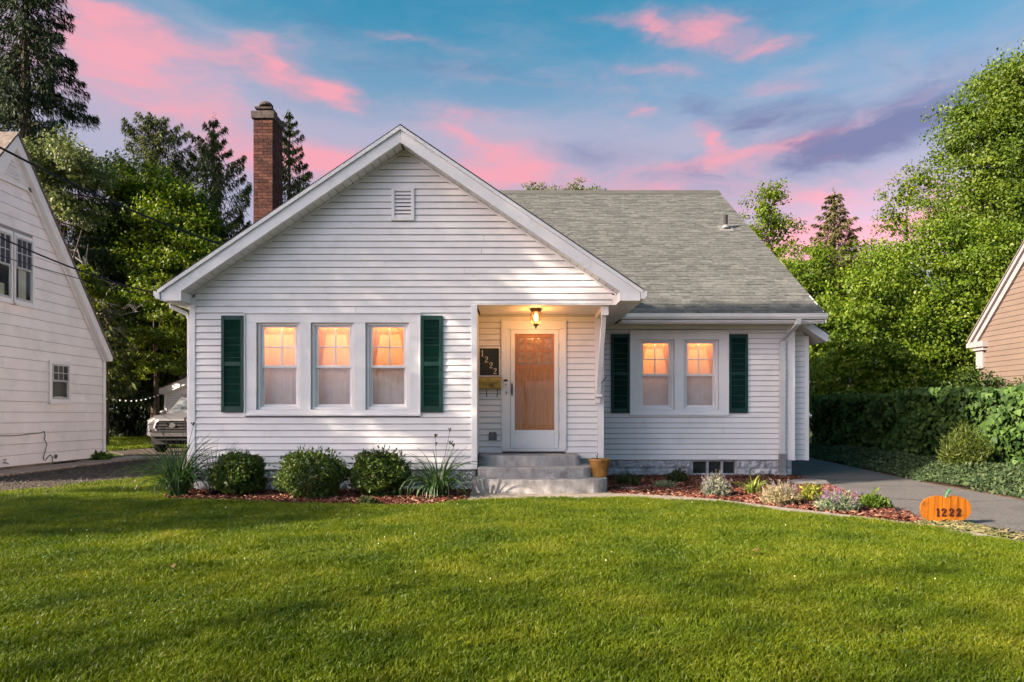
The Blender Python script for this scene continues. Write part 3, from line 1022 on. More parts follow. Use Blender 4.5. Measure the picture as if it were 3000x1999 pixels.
def casing(fr, parent, C, ops, name='window_casing'):
    b = MB(fr)
    u0, u1, w0, w1 = C
    hs = sorted(ops)
    lo_, hi_ = hs[0][2], hs[0][3]
    edges = [u0] + [e for h in hs for e in h[:2]] + [u1]
    for i in range(0, len(edges), 2):
        b.bbox(edges[i], edges[i + 1], 0, .030, lo_, hi_, .004)
    b.bbox(u0, u1, 0, .0295, hi_, w1, .004)
    b.bbox(u0, u1, 0, .0295, w0, lo_, .004)
    for q in ((u0 - .018, u0, w0, w1), (u1, u1 + .018, w0, w1)): b.bbox(q[0], q[1], 0, .05, q[2], q[3], .005)
    b.bbox(u0 - .018, u1 + .018, 0, .052, w1, w1 + .018, .005)
    b.bbox(u0 - .018, u1 + .018, 0, .056, w0 - .02, w0, .005)
    b.bbox(u0, u1, .03, .048, w0 + .0, w0 + .022, .005)
    return b.build(name, trim, parent)


casing(F0, house, TRI_C, TRI)
casing(FW, house, DBL_C, DBL)
for i, op in enumerate(TRI): sash_window(F0, D0, house, op, i)
for i, op in enumerate(DBL): sash_window(FW, DW, house, op, 5 + i)


def shutter(fr, u0, u1, w0, w1, m, label=None):
    b = MB(fr)
    st = .052
    b.bbox(u0, u0 + st, .018, .052, w0, w1, .005); b.bbox(u1 - st, u1, .018, .052, w0, w1, .005)
    mid = (w0 + w1) / 2
    rails = [(w0, w0 + .095), (mid - .035, mid + .035), (w1 - .07, w1)]
    for a, e in rails: b.bbox(u0 + st, u1 - st, .018, .050, a, e, .005)
    b.box(u0 + .01, u1 - .01, .016, .02, w0 + .01, w1 - .01)
    for w in (w0 + .12, mid, w1 - .12):
        for u in (u0 + .026, u1 - .026): b.box(u - .007, u + .007, .052, .056, w - .007, w + .007)
    sh = b.build('shutter', m, house)
    l = MB(fr)
    for a, e in ((rails[0][1], rails[1][0]), (rails[1][1], rails[2][0])):
        n = int((e - a) / .021)
        for i in range(n):
            z = a + (i + .1) * (e - a) / n
            l.add([(u0 + st, .026, z + .018), (u1 - st, .026, z + .018), (u1 - st, .044, z + .004), (u0 + st, .044, z + .004), (u0 + st, .040, z), (u1 - st, .040, z)],
                  [(0, 1, 2, 3), (3, 2, 5, 4), (0, 4, 5, 1)])
    l.build('louvres', m, sh, kind='stuff')


shutter(F0, -4.516, -4.164, 1.237, 2.737, shutter_m)
shutter(F0, -1.417, -1.08, 1.237, 2.737, shutter_m)
shutter(FW, 1.903, 2.262, 1.23, 2.744, dark_shutter_m)
shutter(FW, 4.165, 4.525, 1.23, 2.744, dark_shutter_m)

# ---- front door: casing, storm door with glass, wooden door behind
b = MB(FD)
u0, u1, w0, w1 = DOOR_C
b.bbox(u0, -.03, 0, .035, w0, w1 - .18, .005); b.bbox(.80, u1, 0, .035, w0, w1 - .18, .005); b.bbox(u0, u1, 0, .0345, w1 - .14, w1, .005)
b.bbox(-.03, .80, 0, .030, w1 - .139, w1 - .135, .001)
for q in ((u0 - .014, u0), (u1, u1 + .014)): b.bbox(q[0], q[1], 0, .05, w0, w1, .004)
b.bbox(u0 - .014, u1 + .014, 0, .05, w1, w1 + .014, .004)
b.box(u0, -.03, 0, .034, w1 - .18, w1 - .14); b.box(.80, u1, 0, .034, w1 - .18, w1 - .14)
b.bbox(-.05, .82, .03, .06, w1 - .155, w1 - .135, .004)
b.bbox(u0, u1, 0, .05, .575, .618, .005)
b.build('door_casing', trim, house)
b = MB(FD)
frame_bars(b, -.025, .795, .625, 2.665, .072, .012, .042, .31, .088)
b.bbox(.05, .72, .041, .046, .66, .90, .004)
storm = b.build('storm_door', trim, house)
b = MB(FD); b.add([(.045, .028, .934), (.724, .028, .934), (.724, .028, 2.578), (.045, .028, 2.578)], [(0, 1, 2, 3)]); b.build('pane', door_glass, storm)
b = MB(FD); b.bbox(-.012, .012, .042, .075, 1.55, 1.72, .006); b.box(-.008, .008, .042, .06, 1.52, 1.75); b.build('handle', black_m, storm)
b = MB(FD)
for z in (.75, 1.1, 1.5, 1.9, 2.3): b.box(.797, .803, .03, .05, z, z + .12)
b.build('hinge', downspout_m, storm)
b = MB(frame_front(DD))
b.box(-.02, .79, .001, .006, .63, 2.04)
b.box(-.02, .09, .0061, .010, .63, 2.60); b.box(.68, .79, .0061, .010, .63, 2.60)
b.box(.09, .68, .0061, .010, 2.52, 2.60); b.box(.09, .68, .0061, .012, 1.98, 2.06)
for p in ((.16, .36), (.41, .61)): b.bbox(p[0], p[1], .0061, .0105, 1.0, 1.85, .003)
wd = b.build('wooden_door', wood_door_m, house)
for i in range(4):
    for jj in range(2):
        a = .09 + i * .1475
        z = 2.07 + jj * .226
        b = MB(FD); b.box(a + .014, a + .1335, .001, .004, z + .012, z + .214); b.build('lite', mat('bevelled_lite', (.52, .28, .125), .15, .22, 14, .7, bump=.35, bscale=22), wd)
b = MB(FD)
for i in range(1, 4): b.box(.09 + i * .1475 - .0135, .09 + i * .1475 + .0135, .003, .010, 2.06, 2.52)
b.box(.09, .68, .003, .0095, 2.282, 2.308)
b.build('glazing_bar', wood_door_m, wd)
b = MB(FD)
b.box(-.16, .90, .0, .26, .548, .562); b.build('door_mat', mat('mat_dark', (.03, .024, .022), .95, .3, 60), None)
props(bpy.data.objects['door_mat'], 'thin dark doormat on the top step under the front door', 'doormat')

# ---- bracket that carries the corner of the porch roof
b = MB()
bx0, bx1 = 1.415, 1.50
b.box(bx0, bx1, 11.60, 11.672, 1.40, 2.90)
b.bbox(bx0, bx1, 10.70, 11.60, 2.83, 2.903)
b.build('bracket_post', trim, house)
b = MB()
b.hexa([(bx0 + .008, 11.53, 1.55), (bx1 - .008, 11.53, 1.55), (bx1 - .008, 11.60, 1.55), (bx0 + .008, 11.60, 1.55), (bx0 + .008, 10.74, 2.828), (bx1 - .008, 10.74, 2.828), (bx1 - .008, 10.84, 2.828), (bx0 + .008, 10.84, 2.828)])
b.build('bracket_brace', trim, house)
b = MB(); b.box(bx0 - .012, bx1 + .012, 11.50, 11.66, 1.50, 1.545); b.box(bx0, bx1, 11.54, 11.62, 1.54, 1.72); b.box(bx0 - .01, bx1 + .01, 10.685, 10.80, 2.76, 2.899); b.build('bracket_block', trim, house)

# ---- foundation: rock-faced blocks
stone_vs = []
for k in range(5):
    b = MB()
    nu, nw = 7, 4
    g = {}
    for i in range(nu + 1):
        for jj in range(nw + 1):
            edge = i in (0, nu) or jj in (0, nw)
            g[i, jj] = (i / nu, 0 if edge else -(.012 + .028 * RD.random()), jj / nw)
    vs_ = [g[i, jj] for i in range(nu + 1) for jj in range(nw + 1)]
    fs = [(i * (nw + 1) + jj, (i + 1) * (nw + 1) + jj, (i + 1) * (nw + 1) + jj + 1, i * (nw + 1) + jj + 1) for i in range(nu) for jj in range(nw)]
    b.add(vs_, fs)
    b.box(0, 1, .0005, .05, 0, 1)
    stone_vs.append(b.mesh('foundation_block', stone_m))


def foundation(y, x0, x1, h, skip=None):
    b = MB(frame_front(y))
    if skip:
        b.box(x0, skip[0], -.2, -.012, -.02, h); b.box(skip[1], x1, -.2, -.012, -.02, h); b.box(skip[0], skip[1], -.2, -.12, -.02, h)
    else:
        b.box(x0, x1, -.2, -.012, -.02, h)
    b.build('foundation', stone_joint, house)
    rh = h / 2
    for r in range(2):
        x = x0 - (.2 if r else 0)
        while x < x1 - .02:
            w = .40
            a, e = max(x, x0), min(x + w, x1)
            if e - a > .04 and not (skip and a < skip[1] - .02 and e > skip[0] + .02):
                o = link('foundation_block', RD.choice(stone_vs), house)
                o.location = (a + .004, y - D0, r * rh + .004)
                o.scale = (e - a - .008, 1, rh - .008)
            elif skip and e - a > .04:
                for aa, ee in ((a, min(e, skip[0])), (max(a, skip[1]), e)):
                    if ee - aa > .03:
                        o = link('foundation_block', RD.choice(stone_vs), house)
                        o.location = (aa + .004, y - D0, r * rh + .004); o.scale = (ee - aa - .008, 1, rh - .008)
            x += w


foundation(D0 + .03, -4.98, -.56, .335)
foundation(DW + .03, 1.0, 5.40, .325, (3.46, 4.34))
b = MB(frame_front(DW + .03))
frame_bars(b, 3.46, 4.34, .03, .325, .035, -.12, -.01)
for u in (3.78, 4.06): b.box(u - .02, u + .02, -.10, -.02, .065, .29)
cw = b.build('cellar_window', mat('old_sash', (.42, .42, .43), .7, .2, 8), house)
for p, q in ((3.495, 3.76), (3.80, 4.04), (4.08, 4.305)):
    b = MB(frame_front(DW + .03)); b.box(p, q, -.085, -.08, .065, .29); b.build('pane', mat('dim_pane', (.02, .03, .03), .2, .4, 4, .5), cw)

# ---- steps
steps = thing('porch_steps', 'curved grey concrete steps leading up to the front door', 'steps', (.4, 10.6, 0))


def step(x0, x1, yf, bulge, yb, z0, z1, rc):
    b = MB()
    pts = []
    xm, hw = (x0 + x1) / 2, (x1 - x0) / 2
    n = 24
    for i in range(n + 1):
        x = x0 + (x1 - x0 - rc) * i / n
        pts.append((x, yf + bulge * ((x - xm) / hw) ** 2))
    xe, ye = pts[-1]
    for i in range(1, 7):
        t = i / 6 * math.pi / 2
        pts.append((xe + rc * math.sin(t), ye + rc * (1 - math.cos(t))))
    pts.append((x1, yb)); pts.append((x0, yb))
    b.plan(pts, z0, z1 - .014)
    cx, cy_ = xm, (yf + yb) / 2
    ins = lambda k: [(x + (cx - x) * k, y + (cy_ - y) * k) for x, y in pts]
    a, e = ins(.0), ins(.012)
    m = len(pts)
    b.add([(x, y, z1 - .014) for x, y in a] + [(x, y, z1) for x, y in e], [tuple(range(m, 2 * m))] + [(i, (i + 1) % m, m + (i + 1) % m, m + i) for i in range(m)])
    b.build('step', riser_m, steps)


step(-.60, 1.47, 10.13, .16, 11.1, 0, .232, .34)
step(-.53, 1.26, 10.40, .14, 11.35, .20, .390, .22)
step(-.53, 1.10, 10.78, .12, 11.69, .36, .548, .14)

# ------------------------------------------------------------------ things on the house front
def ribbon(b, pts, widths, v0, v1, mi=0):
    """a flat stroke of varying width in the (u, w) plane"""
    P = [np.array(p, float) for p in pts]
    Lf, Rt = [], []
    for i, p in enumerate(P):
        d = P[min(i + 1, len(P) - 1)] - P[max(i - 1, 0)]
        d /= np.linalg.norm(d) + 1e-9
        nn = np.array([-d[1], d[0]])
        Lf.append(p + nn * widths[i] / 2); Rt.append(p - nn * widths[i] / 2)
    for i in range(len(P) - 1):
        q = [Lf[i], Lf[i + 1], Rt[i + 1], Rt[i]]
        b.hexa([(x, v0, w) for x, w in q] + [(x, v1, w) for x, w in q], mi)


def digit(ch, u, w, h, v0, v1, fr, heavy=1.0):
    b = MB(fr)
    if ch == '1':
        X = lambda a, c: (u + a * h, w + c * h)
        ribbon(b, [X(.26, 0), X(.26, 1)], [.15 * h * heavy] * 2, v0, v1)
        ribbon(b, [X(.27, .97), X(.17, .86), X(.08, .80)], [.09 * h, .10 * h, .04 * h], v0, v1 - .0005)
        ribbon(b, [X(.07, .035), X(.46, .035)], [.07 * h] * 2, v0, v1 - .0005)
    else:
        X = lambda a, c: (u + a * h, w + c * h)
        pts = [X(.10, .70), X(.12, .82), X(.20, .92), X(.32, .965), X(.44, .92), X(.51, .80), X(.50, .68), X(.43, .54), X(.30, .38), X(.17, .22), X(.08, .08)]
        wd = [.13, .09, .06, .07, .12, .15, .16, .14, .10, .07, .05]
        ribbon(b, pts, [q * h * heavy for q in wd], v0, v1)
        ribbon(b, [X(.06, .07), X(.22, .085), X(.40, .06), X(.52, .10), X(.57, .24)], [q * h * heavy for q in (.09, .13, .14, .09, .04)], v0, v1 - .0005)
        b.add([(u + .12 * h + .07 * h * math.cos(t * .7854), v1 - .0003, w + .72 * h + .07 * h * math.sin(t * .7854)) for t in range(8)], [tuple(range(8))])
    return b


slate = mat('slate_board', (.028, .035, .028), .55, .2, 6)
cream = mat('cream_paint', (.72, .63, .45), .5)
plaque = thing('house_number_plaque', 'dark green number board reading 1222 in cream figures above the yellow mailbox', 'house number', (-.375, DD, 2.1))
b = MB(FD); b.bbox(-.563, -.205, .005, .028, 1.845, 2.36, .004); b.build('mounting_board', trim, plaque)
b = MB(FD); b.bbox(-.549, -.222, .028, .040, 1.872, 2.332, .004); b.build('board', slate, plaque)
for ch, px, py in (('1', 1411, 1046), ('2', 1421.5, 1064), ('2', 1435, 1081), ('2', 1446.5, 1098)):
    x, _, z = at(px - 2, py - 1, DD)
    digit(ch, x, z, .105, .0405, .047, FD).build('numeral', cream, plaque)

brass = mat('yellow_brass', (.42, .29, .045), .42, .25, 6, .5, metal=.35, stain=(.16, .10, .03), sscale=8, sfac=.5)
mbx = thing('mailbox', 'old yellow metal mailbox with two newspaper hooks on the wall left of the door', 'mailbox', (-.34, DD - .1, 1.7))
b = MB(FD)
b.side([(.018, 1.64), (.13, 1.64), (.135, 1.66), (.12, 1.815), (.018, 1.835)], -.555, -.18)
b.build('box', brass, mbx)
b = MB(FD)
n = 16
top, low = [], []
vs_, fs = [], []
for i in range(n + 1):
    t = i / n
    u = -.562 + .389 * t
    w = 1.775 - .055 * math.sin(math.pi * t) ** 1.5
    vs_ += [(u, .022, 1.842), (u, .128, 1.822), (u, .142, w)]
for i in range(n):
    fs += [(3 * i, 3 * i + 3, 3 * i + 4, 3 * i + 1), (3 * i + 1, 3 * i + 4, 3 * i + 5, 3 * i + 2)]
b.add(vs_, fs)
ribbon(b, [(vs_[3 * i + 2][0], vs_[3 * i + 2][2] + .003) for i in range(n + 1)], [.006] * (n + 1), .141, .147)
b.build('lid', brass, mbx)
b = MB(FD)
for k in range(3):
    u = -.385 + k * .026
    ribbon(b, [(u, 1.665), (u + .004, 1.695), (u + .013, 1.708), (u + .022, 1.695), (u + .026, 1.668)], [.006] * 5, .134, .141)
b.build('monogram', black_m, mbx)
for u in (-.43, -.25):
    b = MB(FD); b.tube([(u, .10, 1.645), (u, .10, 1.53), (u, .12, 1.50), (u, .16, 1.50), (u, .18, 1.53), (u, .18, 1.55)], .007, 6); b.build('hook', black_m, mbx)

bell = thing('doorbell', 'black and white video doorbell on the left side of the door casing', 'doorbell', (-.13, DD - .04, 1.7))
b = MB(FD); b.bbox(-.138, -.075, .035, .060, 1.765, 1.80, .004); b.bbox(-.138, -.075, .035, .060, 1.66, 1.764, .004, 1)
b.build('body', [black_m, mat('white_plastic', (.8, .8, .8), .3)], bell)
b = MB(); b.lathe([(.001, 0), (.018, 0)], 0, 0, 14); b.v = [FD(-.107 + x, .0615, 1.71 + y) for x, y, z in b.v]; b.build('button', mat('grey_plastic', (.35, .35, .36), .3), bell)
b = MB(FD); b.bbox(-.108, -.082, .035, .045, 1.55, 1.595, .004)
props(b.build('lock_plate', mat('dull_steel', (.30, .29, .28), .35, metal=.7)), 'small steel plate on the door casing below the doorbell', 'lock plate')
ob = thing('outlet_box', 'grey covered outdoor outlet low on the wall left of the door', 'outlet', (-.35, DD, .85))
b = MB(FD); b.bbox(-.398, -.262, .012, .055, .765, .885, .012); b.build('box', mat('outlet_grey', (.16, .16, .16), .5, .15, 12), ob)
b = MB(FD); b.bbox(-.385, -.335, .02, .05, .886, .905, .004); b.bbox(-.325, -.275, .02, .05, .886, .905, .004); b.build('cover', mat('outlet_grey'[:], (.16, .16, .16)), ob)

lx, ly = .385, 11.0
lantern = thing('porch_lamp', 'lit ribbed glass porch lamp hanging from the porch ceiling over the door', 'lamp', (lx, ly, 2.905))
b = MB(); b.lathe([(.001, 2.905), (.095, 2.905), (.098, 2.89), (.09, 2.875), (.075, 2.86), (.075, 2.845), (.001, 2.845)], lx, ly, 22); b.build('canopy', bronze_m, lantern)
b = MB(); b.lathe([(.078, 2.852), (.082, 2.80), (.080, 2.74), (.066, 2.685), (.042, 2.655), (.02, 2.648)], lx, ly, 28, ribs=.05)
lg = glass_mat('lamp_glass', .10, (1.0, .80, .55), .05)
b.build('glass_shade', lg, lantern)
b = MB(); b.lathe([(.045, 2.657), (.048, 2.648), (.03, 2.628), (.012, 2.615), (.018, 2.600), (.009, 2.588), (.001, 2.580)], lx, ly, 16); b.build('finial', bronze_m, lantern)
b = MB()
for t in range(6):
    a = t * math.pi / 3
    b.tube([(lx + .083 * math.cos(a), ly + .083 * math.sin(a), 2.85), (lx + .087 * math.cos(a), ly + .087 * math.sin(a), 2.80), (lx + .085 * math.cos(a), ly + .085 * math.sin(a), 2.74), (lx + .07 * math.cos(a), ly + .07 * math.sin(a), 2.685), (lx + .045 * math.cos(a), ly + .045 * math.sin(a), 2.652)], .004, 5)
b.build('cage', bronze_m, lantern)
b = MB(); b.lathe([(.001, 2.83), (.016, 2.83), (.024, 2.79), (.030, 2.76), (.024, 2.725), (.001, 2.71)], lx, ly, 12)
b.build('bulb', mat('bulb_glow', (1, .8, .5), emit=(1.0, .62, .26, 7)), lantern)
pl = bpy.data.lights.new('porch_light', 'POINT')
pl.energy, pl.color, pl.shadow_soft_size = 5.5, (1.0, .55, .22), .035
o = bpy.data.objects.new('porch_light', pl); o.location = (lx, ly, 2.665 + .0); COL.objects.link(o)
o.location = (lx, ly, 2.70)
b = MB(); b.tube([(1.505, 11.58, 1.72), (1.56, 11.50, 1.80), (1.585, 11.46, 1.83)], .008, 6)
props(b.build('flag_holder', black_m), 'short black metal rod sticking out beside the porch bracket', 'rod')

# ------------------------------------------------------------------ flower pot and pumpkin sign
pot_m = mat('glazed_pot', (.30, .15, .035), .32, .35, 6, .5, stain=(.13, .06, .02), sscale=4, sfac=.6)
pot = thing('flower_pot', 'mustard glazed flower pot standing at the right end of the porch steps', 'flower pot', (1.35, 10.62, 0))
px_, py_, pz = 1.36, 10.62, .232
b = MB(); b.lathe([(.001, pz), (.115, pz), (.12, pz + .02), (.138, pz + .12), (.155, pz + .22), (.158, pz + .235)], px_, py_, 28); b.build('bowl', pot_m, pot, smooth=True)
b = MB(); b.lathe([(.158, pz + .233), (.170, pz + .245), (.172, pz + .275), (.165, pz + .285), (.15, pz + .28), (.146, pz + .25)], px_, py_, 28); b.build('rim', pot_m, pot, smooth=True)
b = MB(); b.lathe([(.146, pz + .255), (.001, pz + .262)], px_, py_, 20); b.build('potting_soil', soil, pot)
b = MB(); b.tube([(px_ - .03, py_, pz + .255), (px_ - .035, py_, pz + .33), (px_ - .02, py_, pz + .37)], .006, 5); b.tube([(px_ - .035, py_, pz + .30), (px_ - .06, py_, pz + .335)], .004, 5); b.build('dead_stem', black_m, pot)

pumpkin_m = mat('pumpkin_orange', (.37, .115, .007), .5, .22, 5, .3, stain=(.07, .028, .012), sscale=7.5, sfac=.85, stretch=(7, 7, .6), obj_var=.10, bump=.3, bscale=30)
PD = 7.5
FP = frame_front(PD)
sign = thing('pumpkin_sign', 'orange pumpkin shaped wooden sign reading 1222 at the edge of the driveway', 'sign', (4.75, PD, 0))
pcx, pcz, prx, prz = 4.755, .165, .278, .150


def pumpkin_edge(u, up):
    t = (u - pcx) / prx
    t = max(-.999, min(.999, t))
    h = (1 - abs(t) ** 2.7) ** (1 / 2.3)
    notch = (.022 * math.exp(-(t / .16) ** 2) if up else .010 * math.exp(-(t / .14) ** 2))
    return pcz + (1 if up else -1) * (prz * h - notch)


edges = [-1, -.70, -.42, -.12, .18, .50, .78, 1]
for a, e in zip(edges[:-1], edges[1:]):
    us = [pcx + prx * (a + (e - a) * i / 8) for i in range(9)]
    us[0] += .003; us[-1] -= .003
    b = MB(FP)
    poly = [(u, pumpkin_edge(u, True)) for u in us] + [(u, pumpkin_edge(u, False)) for u in reversed(us)]
    b.prism(poly, 0, .018)
    b.build('plank', pumpkin_m, sign)
b = MB(FP); us = [pcx + prx * (-.97 + 1.94 * i / 30) for i in range(31)]
b.prism([(u, pumpkin_edge(u, True) - .006) for u in us] + [(u, pumpkin_edge(u, False) + .006) for u in reversed(us)], -.012, -.001)
b.build('backing', mat('sign_back', (.035, .014, .006), .8), sign)
dark_num = mat('numeral_brown', (.05, .012, .008), .5)
for ch, px in (('1', 2738), ('2', 2753.5), ('2', 2775.5), ('2', 2796.5)):
    x, _, z = at(px, 1512, PD)
    digit(ch, x, z, .088, .0185, .026, FP, 1.25).build('numeral', dark_num, sign)
stem_m = mat('stem_green', (.03, .16, .05), .5)
b = MB(FP); b.tube([(pcx + .01, .008, .285), (pcx + .012, .008, .32), (pcx + .025, .008, .35), (pcx + .045, .008, .366), (pcx + .06, .008, .366)], [.012, .010, .011, .013, .012], 8); b.build('stem', stem_m, sign)
b = MB(FP)
for u in (pcx - .12, pcx + .12): b.box(u - .012, u + .012, -.03, -.013, -.05, .2)
b.build('stake', bark_m, sign)

# ------------------------------------------------------------------ white neighbour house on the left
XL = -10.66
FL = frame_right(XL)
nh = thing('house', 'white neighbour house with a steep gable and wide clapboards beside the gravel driveway', 'house', (XL, 14.2, 0))
pk_y, pk_z, ev_y, ev_z = 14.5, 7.05, 17.8, 2.80
nsl = (pk_z - ev_z) / (ev_y - pk_y)
W1, W2, W3 = (14.60, 15.12, 3.66, 5.02), (13.96, 14.48, 3.66, 5.02), (15.76, 16.36, 1.56, 2.38)
b = MB(FL); b.prism([(11.2, .13), (17.77, .13), (17.77, ev_z), (pk_y, pk_z), (11.2, 2.80)], -.1, 0); b.build('wall', wall_core, nh)
b = MB(FL); b.box(11.2, 17.77, -6, -.101, .1, 2.7); b.build('wall', wall_core, nh)
NC = [(q[0] - .06, q[1] + .06, q[2] - .08, q[3] + .08) for q in (W1, W2, W3)]
boards(FL, nh, neigh_white, .10, pk_z - .12, .231, lambda z: max(11.2, pk_y - (pk_z - z) / nsl), lambda z: min(17.76, pk_y + (pk_z - z) / nsl - .05), NC, proud=.022)
b = MB(FL); b.bbox(17.74, 17.86, -.05, .04, .10, 2.85); b.build('corner_post', neigh_trim, nh)
for s in (-1, 1):
    Y = lambda d: pk_y + s * d
    b = MB(FL)
    b.prism([(Y(.001), pk_z + .10), (Y(.001), pk_z - .19), (Y(3.30), ev_z - .19), (Y(3.45), ev_z - .19), (Y(3.45), ev_z - .09)], .03, .16)
    b.prism([(Y(.001), pk_z - .19), (Y(.001), pk_z - .29), (Y(3.28), ev_z - .29 + .02), (Y(3.28), ev_z - .19)], .024, .06)
    b.build('rake_board', neigh_trim, nh)
    b = MB(FL)
    b.prism([(Y(.001), pk_z + .16), (Y(.001), pk_z + .10), (Y(3.46), ev_z - .10), (Y(3.50), ev_z - .08)], -6.2, .19)
    b.build('roof', brown_shingle, nh)
b = MB(FL); b.box(17.87, 17.99, -6, .12, ev_z - .20, ev_z - .10); b.build('gutter', neigh_trim, nh)
b = MB(FL); b.prism([(pk_y - .44, pk_z - .86), (pk_y + .44, pk_z - .86), (pk_y, pk_z - .29)], .025, .05)
b.prism([(pk_y - .64, pk_z - .95), (pk_y + .64, pk_z - .95), (pk_y + .55, pk_z - .87), (pk_y - .55, pk_z - .87)], .025, .06)
gv = b.build('gable_vent', neigh_trim, nh)
for k in range(5):
    z = pk_z - .82 + k * .08
    hw = (pk_z - .42 - z) / .57 * .30
    b = MB(FL); b.hexa([(pk_y - hw, .051, z), (pk_y + hw, .051, z), (pk_y + hw, .085, z), (pk_y - hw, .085, z), (pk_y - hw, .051, z + .05), (pk_y + hw, .051, z + .05), (pk_y + hw, .055, z + .05), (pk_y - hw, .055, z + .05)])
    b.build('louvre_slat', neigh_trim, gv)


def dark_window(fr, parent, q, cols=2, rows_=2, blind=.45, trim_m=None, depth=.08):
    u0, u1, w0, w1 = q
    tm = trim_m or neigh_trim
    b = MB(fr)
    frame_bars(b, u0 - .075, u1 + .075, w0 - .075, w1 + .075, .075, .0, .05)
    b.bbox(u0 - .10, u1 + .10, .0, .075, w0 - .115, w0 - .076, .006)
    b.box(u0, u1, .001, .003, w0, w1, 1)
    win = b.build('window', [tm, unlit_back], parent)
    mid = (w0 + w1) / 2 + .02
    grey = mat('sash_grey', (.48, .47, .48), .5)
    b = MB(fr); frame_bars(b, u0 + .002, u1 - .002, mid - .02, w1 - .002, .04, .034, .058); b.build('upper_sash', grey, win)
    b = MB(fr); frame_bars(b, u0 + .002, u1 - .002, w0 + .002, mid + .018, .04, .010, .032, .05); b.build('lower_sash', grey, win)
    a0, a1, c0, c1 = u0 + .042, u1 - .042, mid + .02, w1 - .042
    b = MB(fr)
    for i in range(1, cols + 1):
        u = a0 + (a1 - a0) * i / (cols + 1); b.box(u - .009, u + .009, .040, .054, c0, c1)
    for i in range(1, rows_):
        w = c0 + (c1 - c0) * i / rows_; b.box(a0, a1, .041, .053, w - .009, w + .009)
    b.build('muntin', grey, win)
    for i in range(cols + 1):
        for k in range(rows_):
            p, s = a0 + (a1 - a0) * i / (cols + 1), a0 + (a1 - a0) * (i + 1) / (cols + 1)
            t, r = c0 + (c1 - c0) * k / rows_, c0 + (c1 - c0) * (k + 1) / rows_
            b = MB(fr); b.add([(p, .045, t), (s, .045, t), (s, .045, r), (p, .045, r)], [(0, 1, 2, 3)]); b.build('pane', dark_glass, win)
    b = MB(fr); b.add([(a0, .02, w0 + .05), (a1, .02, w0 + .05), (a1, .02, mid - .02), (a0, .02, mid - .02)], [(0, 1, 2, 3)]); b.build('pane', dark_glass, win)
    b = MB(fr); b.box(u0 + .26 * (u1 - u0), u1 - .30 * (u1 - u0), .005, .008, w0 + .02, w0 + .02 + (w1 - w0) * blind); b.build('blind', mat('pale_blind', (.34, .36, .28), .8), win)
    return win


dark_window(FL, nh, W1, 2, 2, .48)
dark_window(FL, nh, W2, 2, 2, .2)
dark_window(FL, nh, W3, 2, 2, .06)
b = MB(FL)
b.box(11.2, 15.85, -.12, -.01, -.05, .10); b.box(16.80, 17.77, -.12, -.01, -.05, .10)
b.box(15.85, 16.80, -.14, -.10, -.05, .10, 1)
b.build('foundation', [found_m, unlit_back], nh)
b = MB(FL); frame_bars(b, 15.85, 16.80, -.0, .10, .03, -.09, -.03); b.build('cellar_window', mat('old_sash_brown', (.16, .14, .11), .8), nh)

# cords and tap on the neighbour's wall
b = MB(FL)
pts = [(12.1 + i * .30, .03 + .004 * math.sin(i * 2.1), .72 + .012 * math.sin(i * 1.3) + .012 * i * .4) for i in range(12)]
pts += [(15.5, .035, .82), (15.54, .035, .72), (15.50, .035, .65), (15.60, .035, .52), (15.52, .035, .33), (15.48, .035, .18), (15.55, .035, .16), (15.62, .035, .22), (15.70, .035, .28), (15.78, .035, .22), (15.79, .035, .10)]
b.tube(pts, .009, 5)
props(b.build('loose_cord', mat('cord_grey', (.10, .085, .085), .6)), 'loose dark cord looping along the lower wall of the white neighbour house', 'cord')
tap = thing('hose_tap', 'metal hose tap on the low wall of the white neighbour house', 'tap', (XL, 14.3, .2))
b = MB(FL); b.tube([(14.28, .0, .19), (14.28, .09, .19), (14.30, .12, .16)], .016, 7); b.build('spout', mat('dull_steel', (.3, .29, .28), .35, metal=.7), tap)
b = MB(FL); b.tube([(14.28, .06, .19), (14.28, .06, .26)], .008, 6); b.tube([(14.24, .06, .26), (14.32, .06, .26)], .012, 6); b.build('valve', mat('dull_steel'[:], (.3, .29, .28)), tap)
b = MB(); b.lathe([(.001, 0), (.05, 0), (.055, -.02)], 0, 0, 12); b.v = [(XL + .04, 15.90 + x, .225 + y) for x, y, z in b.v]
props(b.build('wall_fitting', mat('cord_grey'[:], (.1, .085, .085))), 'round grey fitting on the lowest board of the neighbour house beside the cord', 'fitting')

# ------------------------------------------------------------------ beige neighbour house on the right
rh_trim = mat('shade_toned_trim', (.27, .24, .245), .5, .05, 3)  # trim toned down to lilac grey, the partial shade put into its colour
XR = 14.0
FR_ = frame_left(XR)
rh = thing('house', 'beige clapboard neighbour house with a steep roof edge behind the ivy hedge', 'house', (XR, 20.4, 0))
rsl = 1.06
ry, rz_ = 20.4, 3.62
pk2 = 16.0
pz2 = rz_ + (ry - pk2) * rsl
W4 = (16.9, 17.95, 1.0, 1.93)
b = MB(FR_); b.prism([(11.6, .2), (20.37, .2), (20.37, rz_), (pk2, pz2), (11.6, rz_)], -.1, 0); b.box(11.6, 20.37, -8, -.101, 0, 3.5); b.build('wall', wall_core, rh)
boards(FR_, rh, beige, .30, pz2 - .1, .152, lambda z: max(11.6, pk2 - (pz2 - z) / rsl), lambda z: min(20.42, pk2 + (pz2 - z) / rsl - .02), [(W4[0] - .09, W4[1] + .09, W4[2] - .09, W4[3] + .09)], proud=.02)
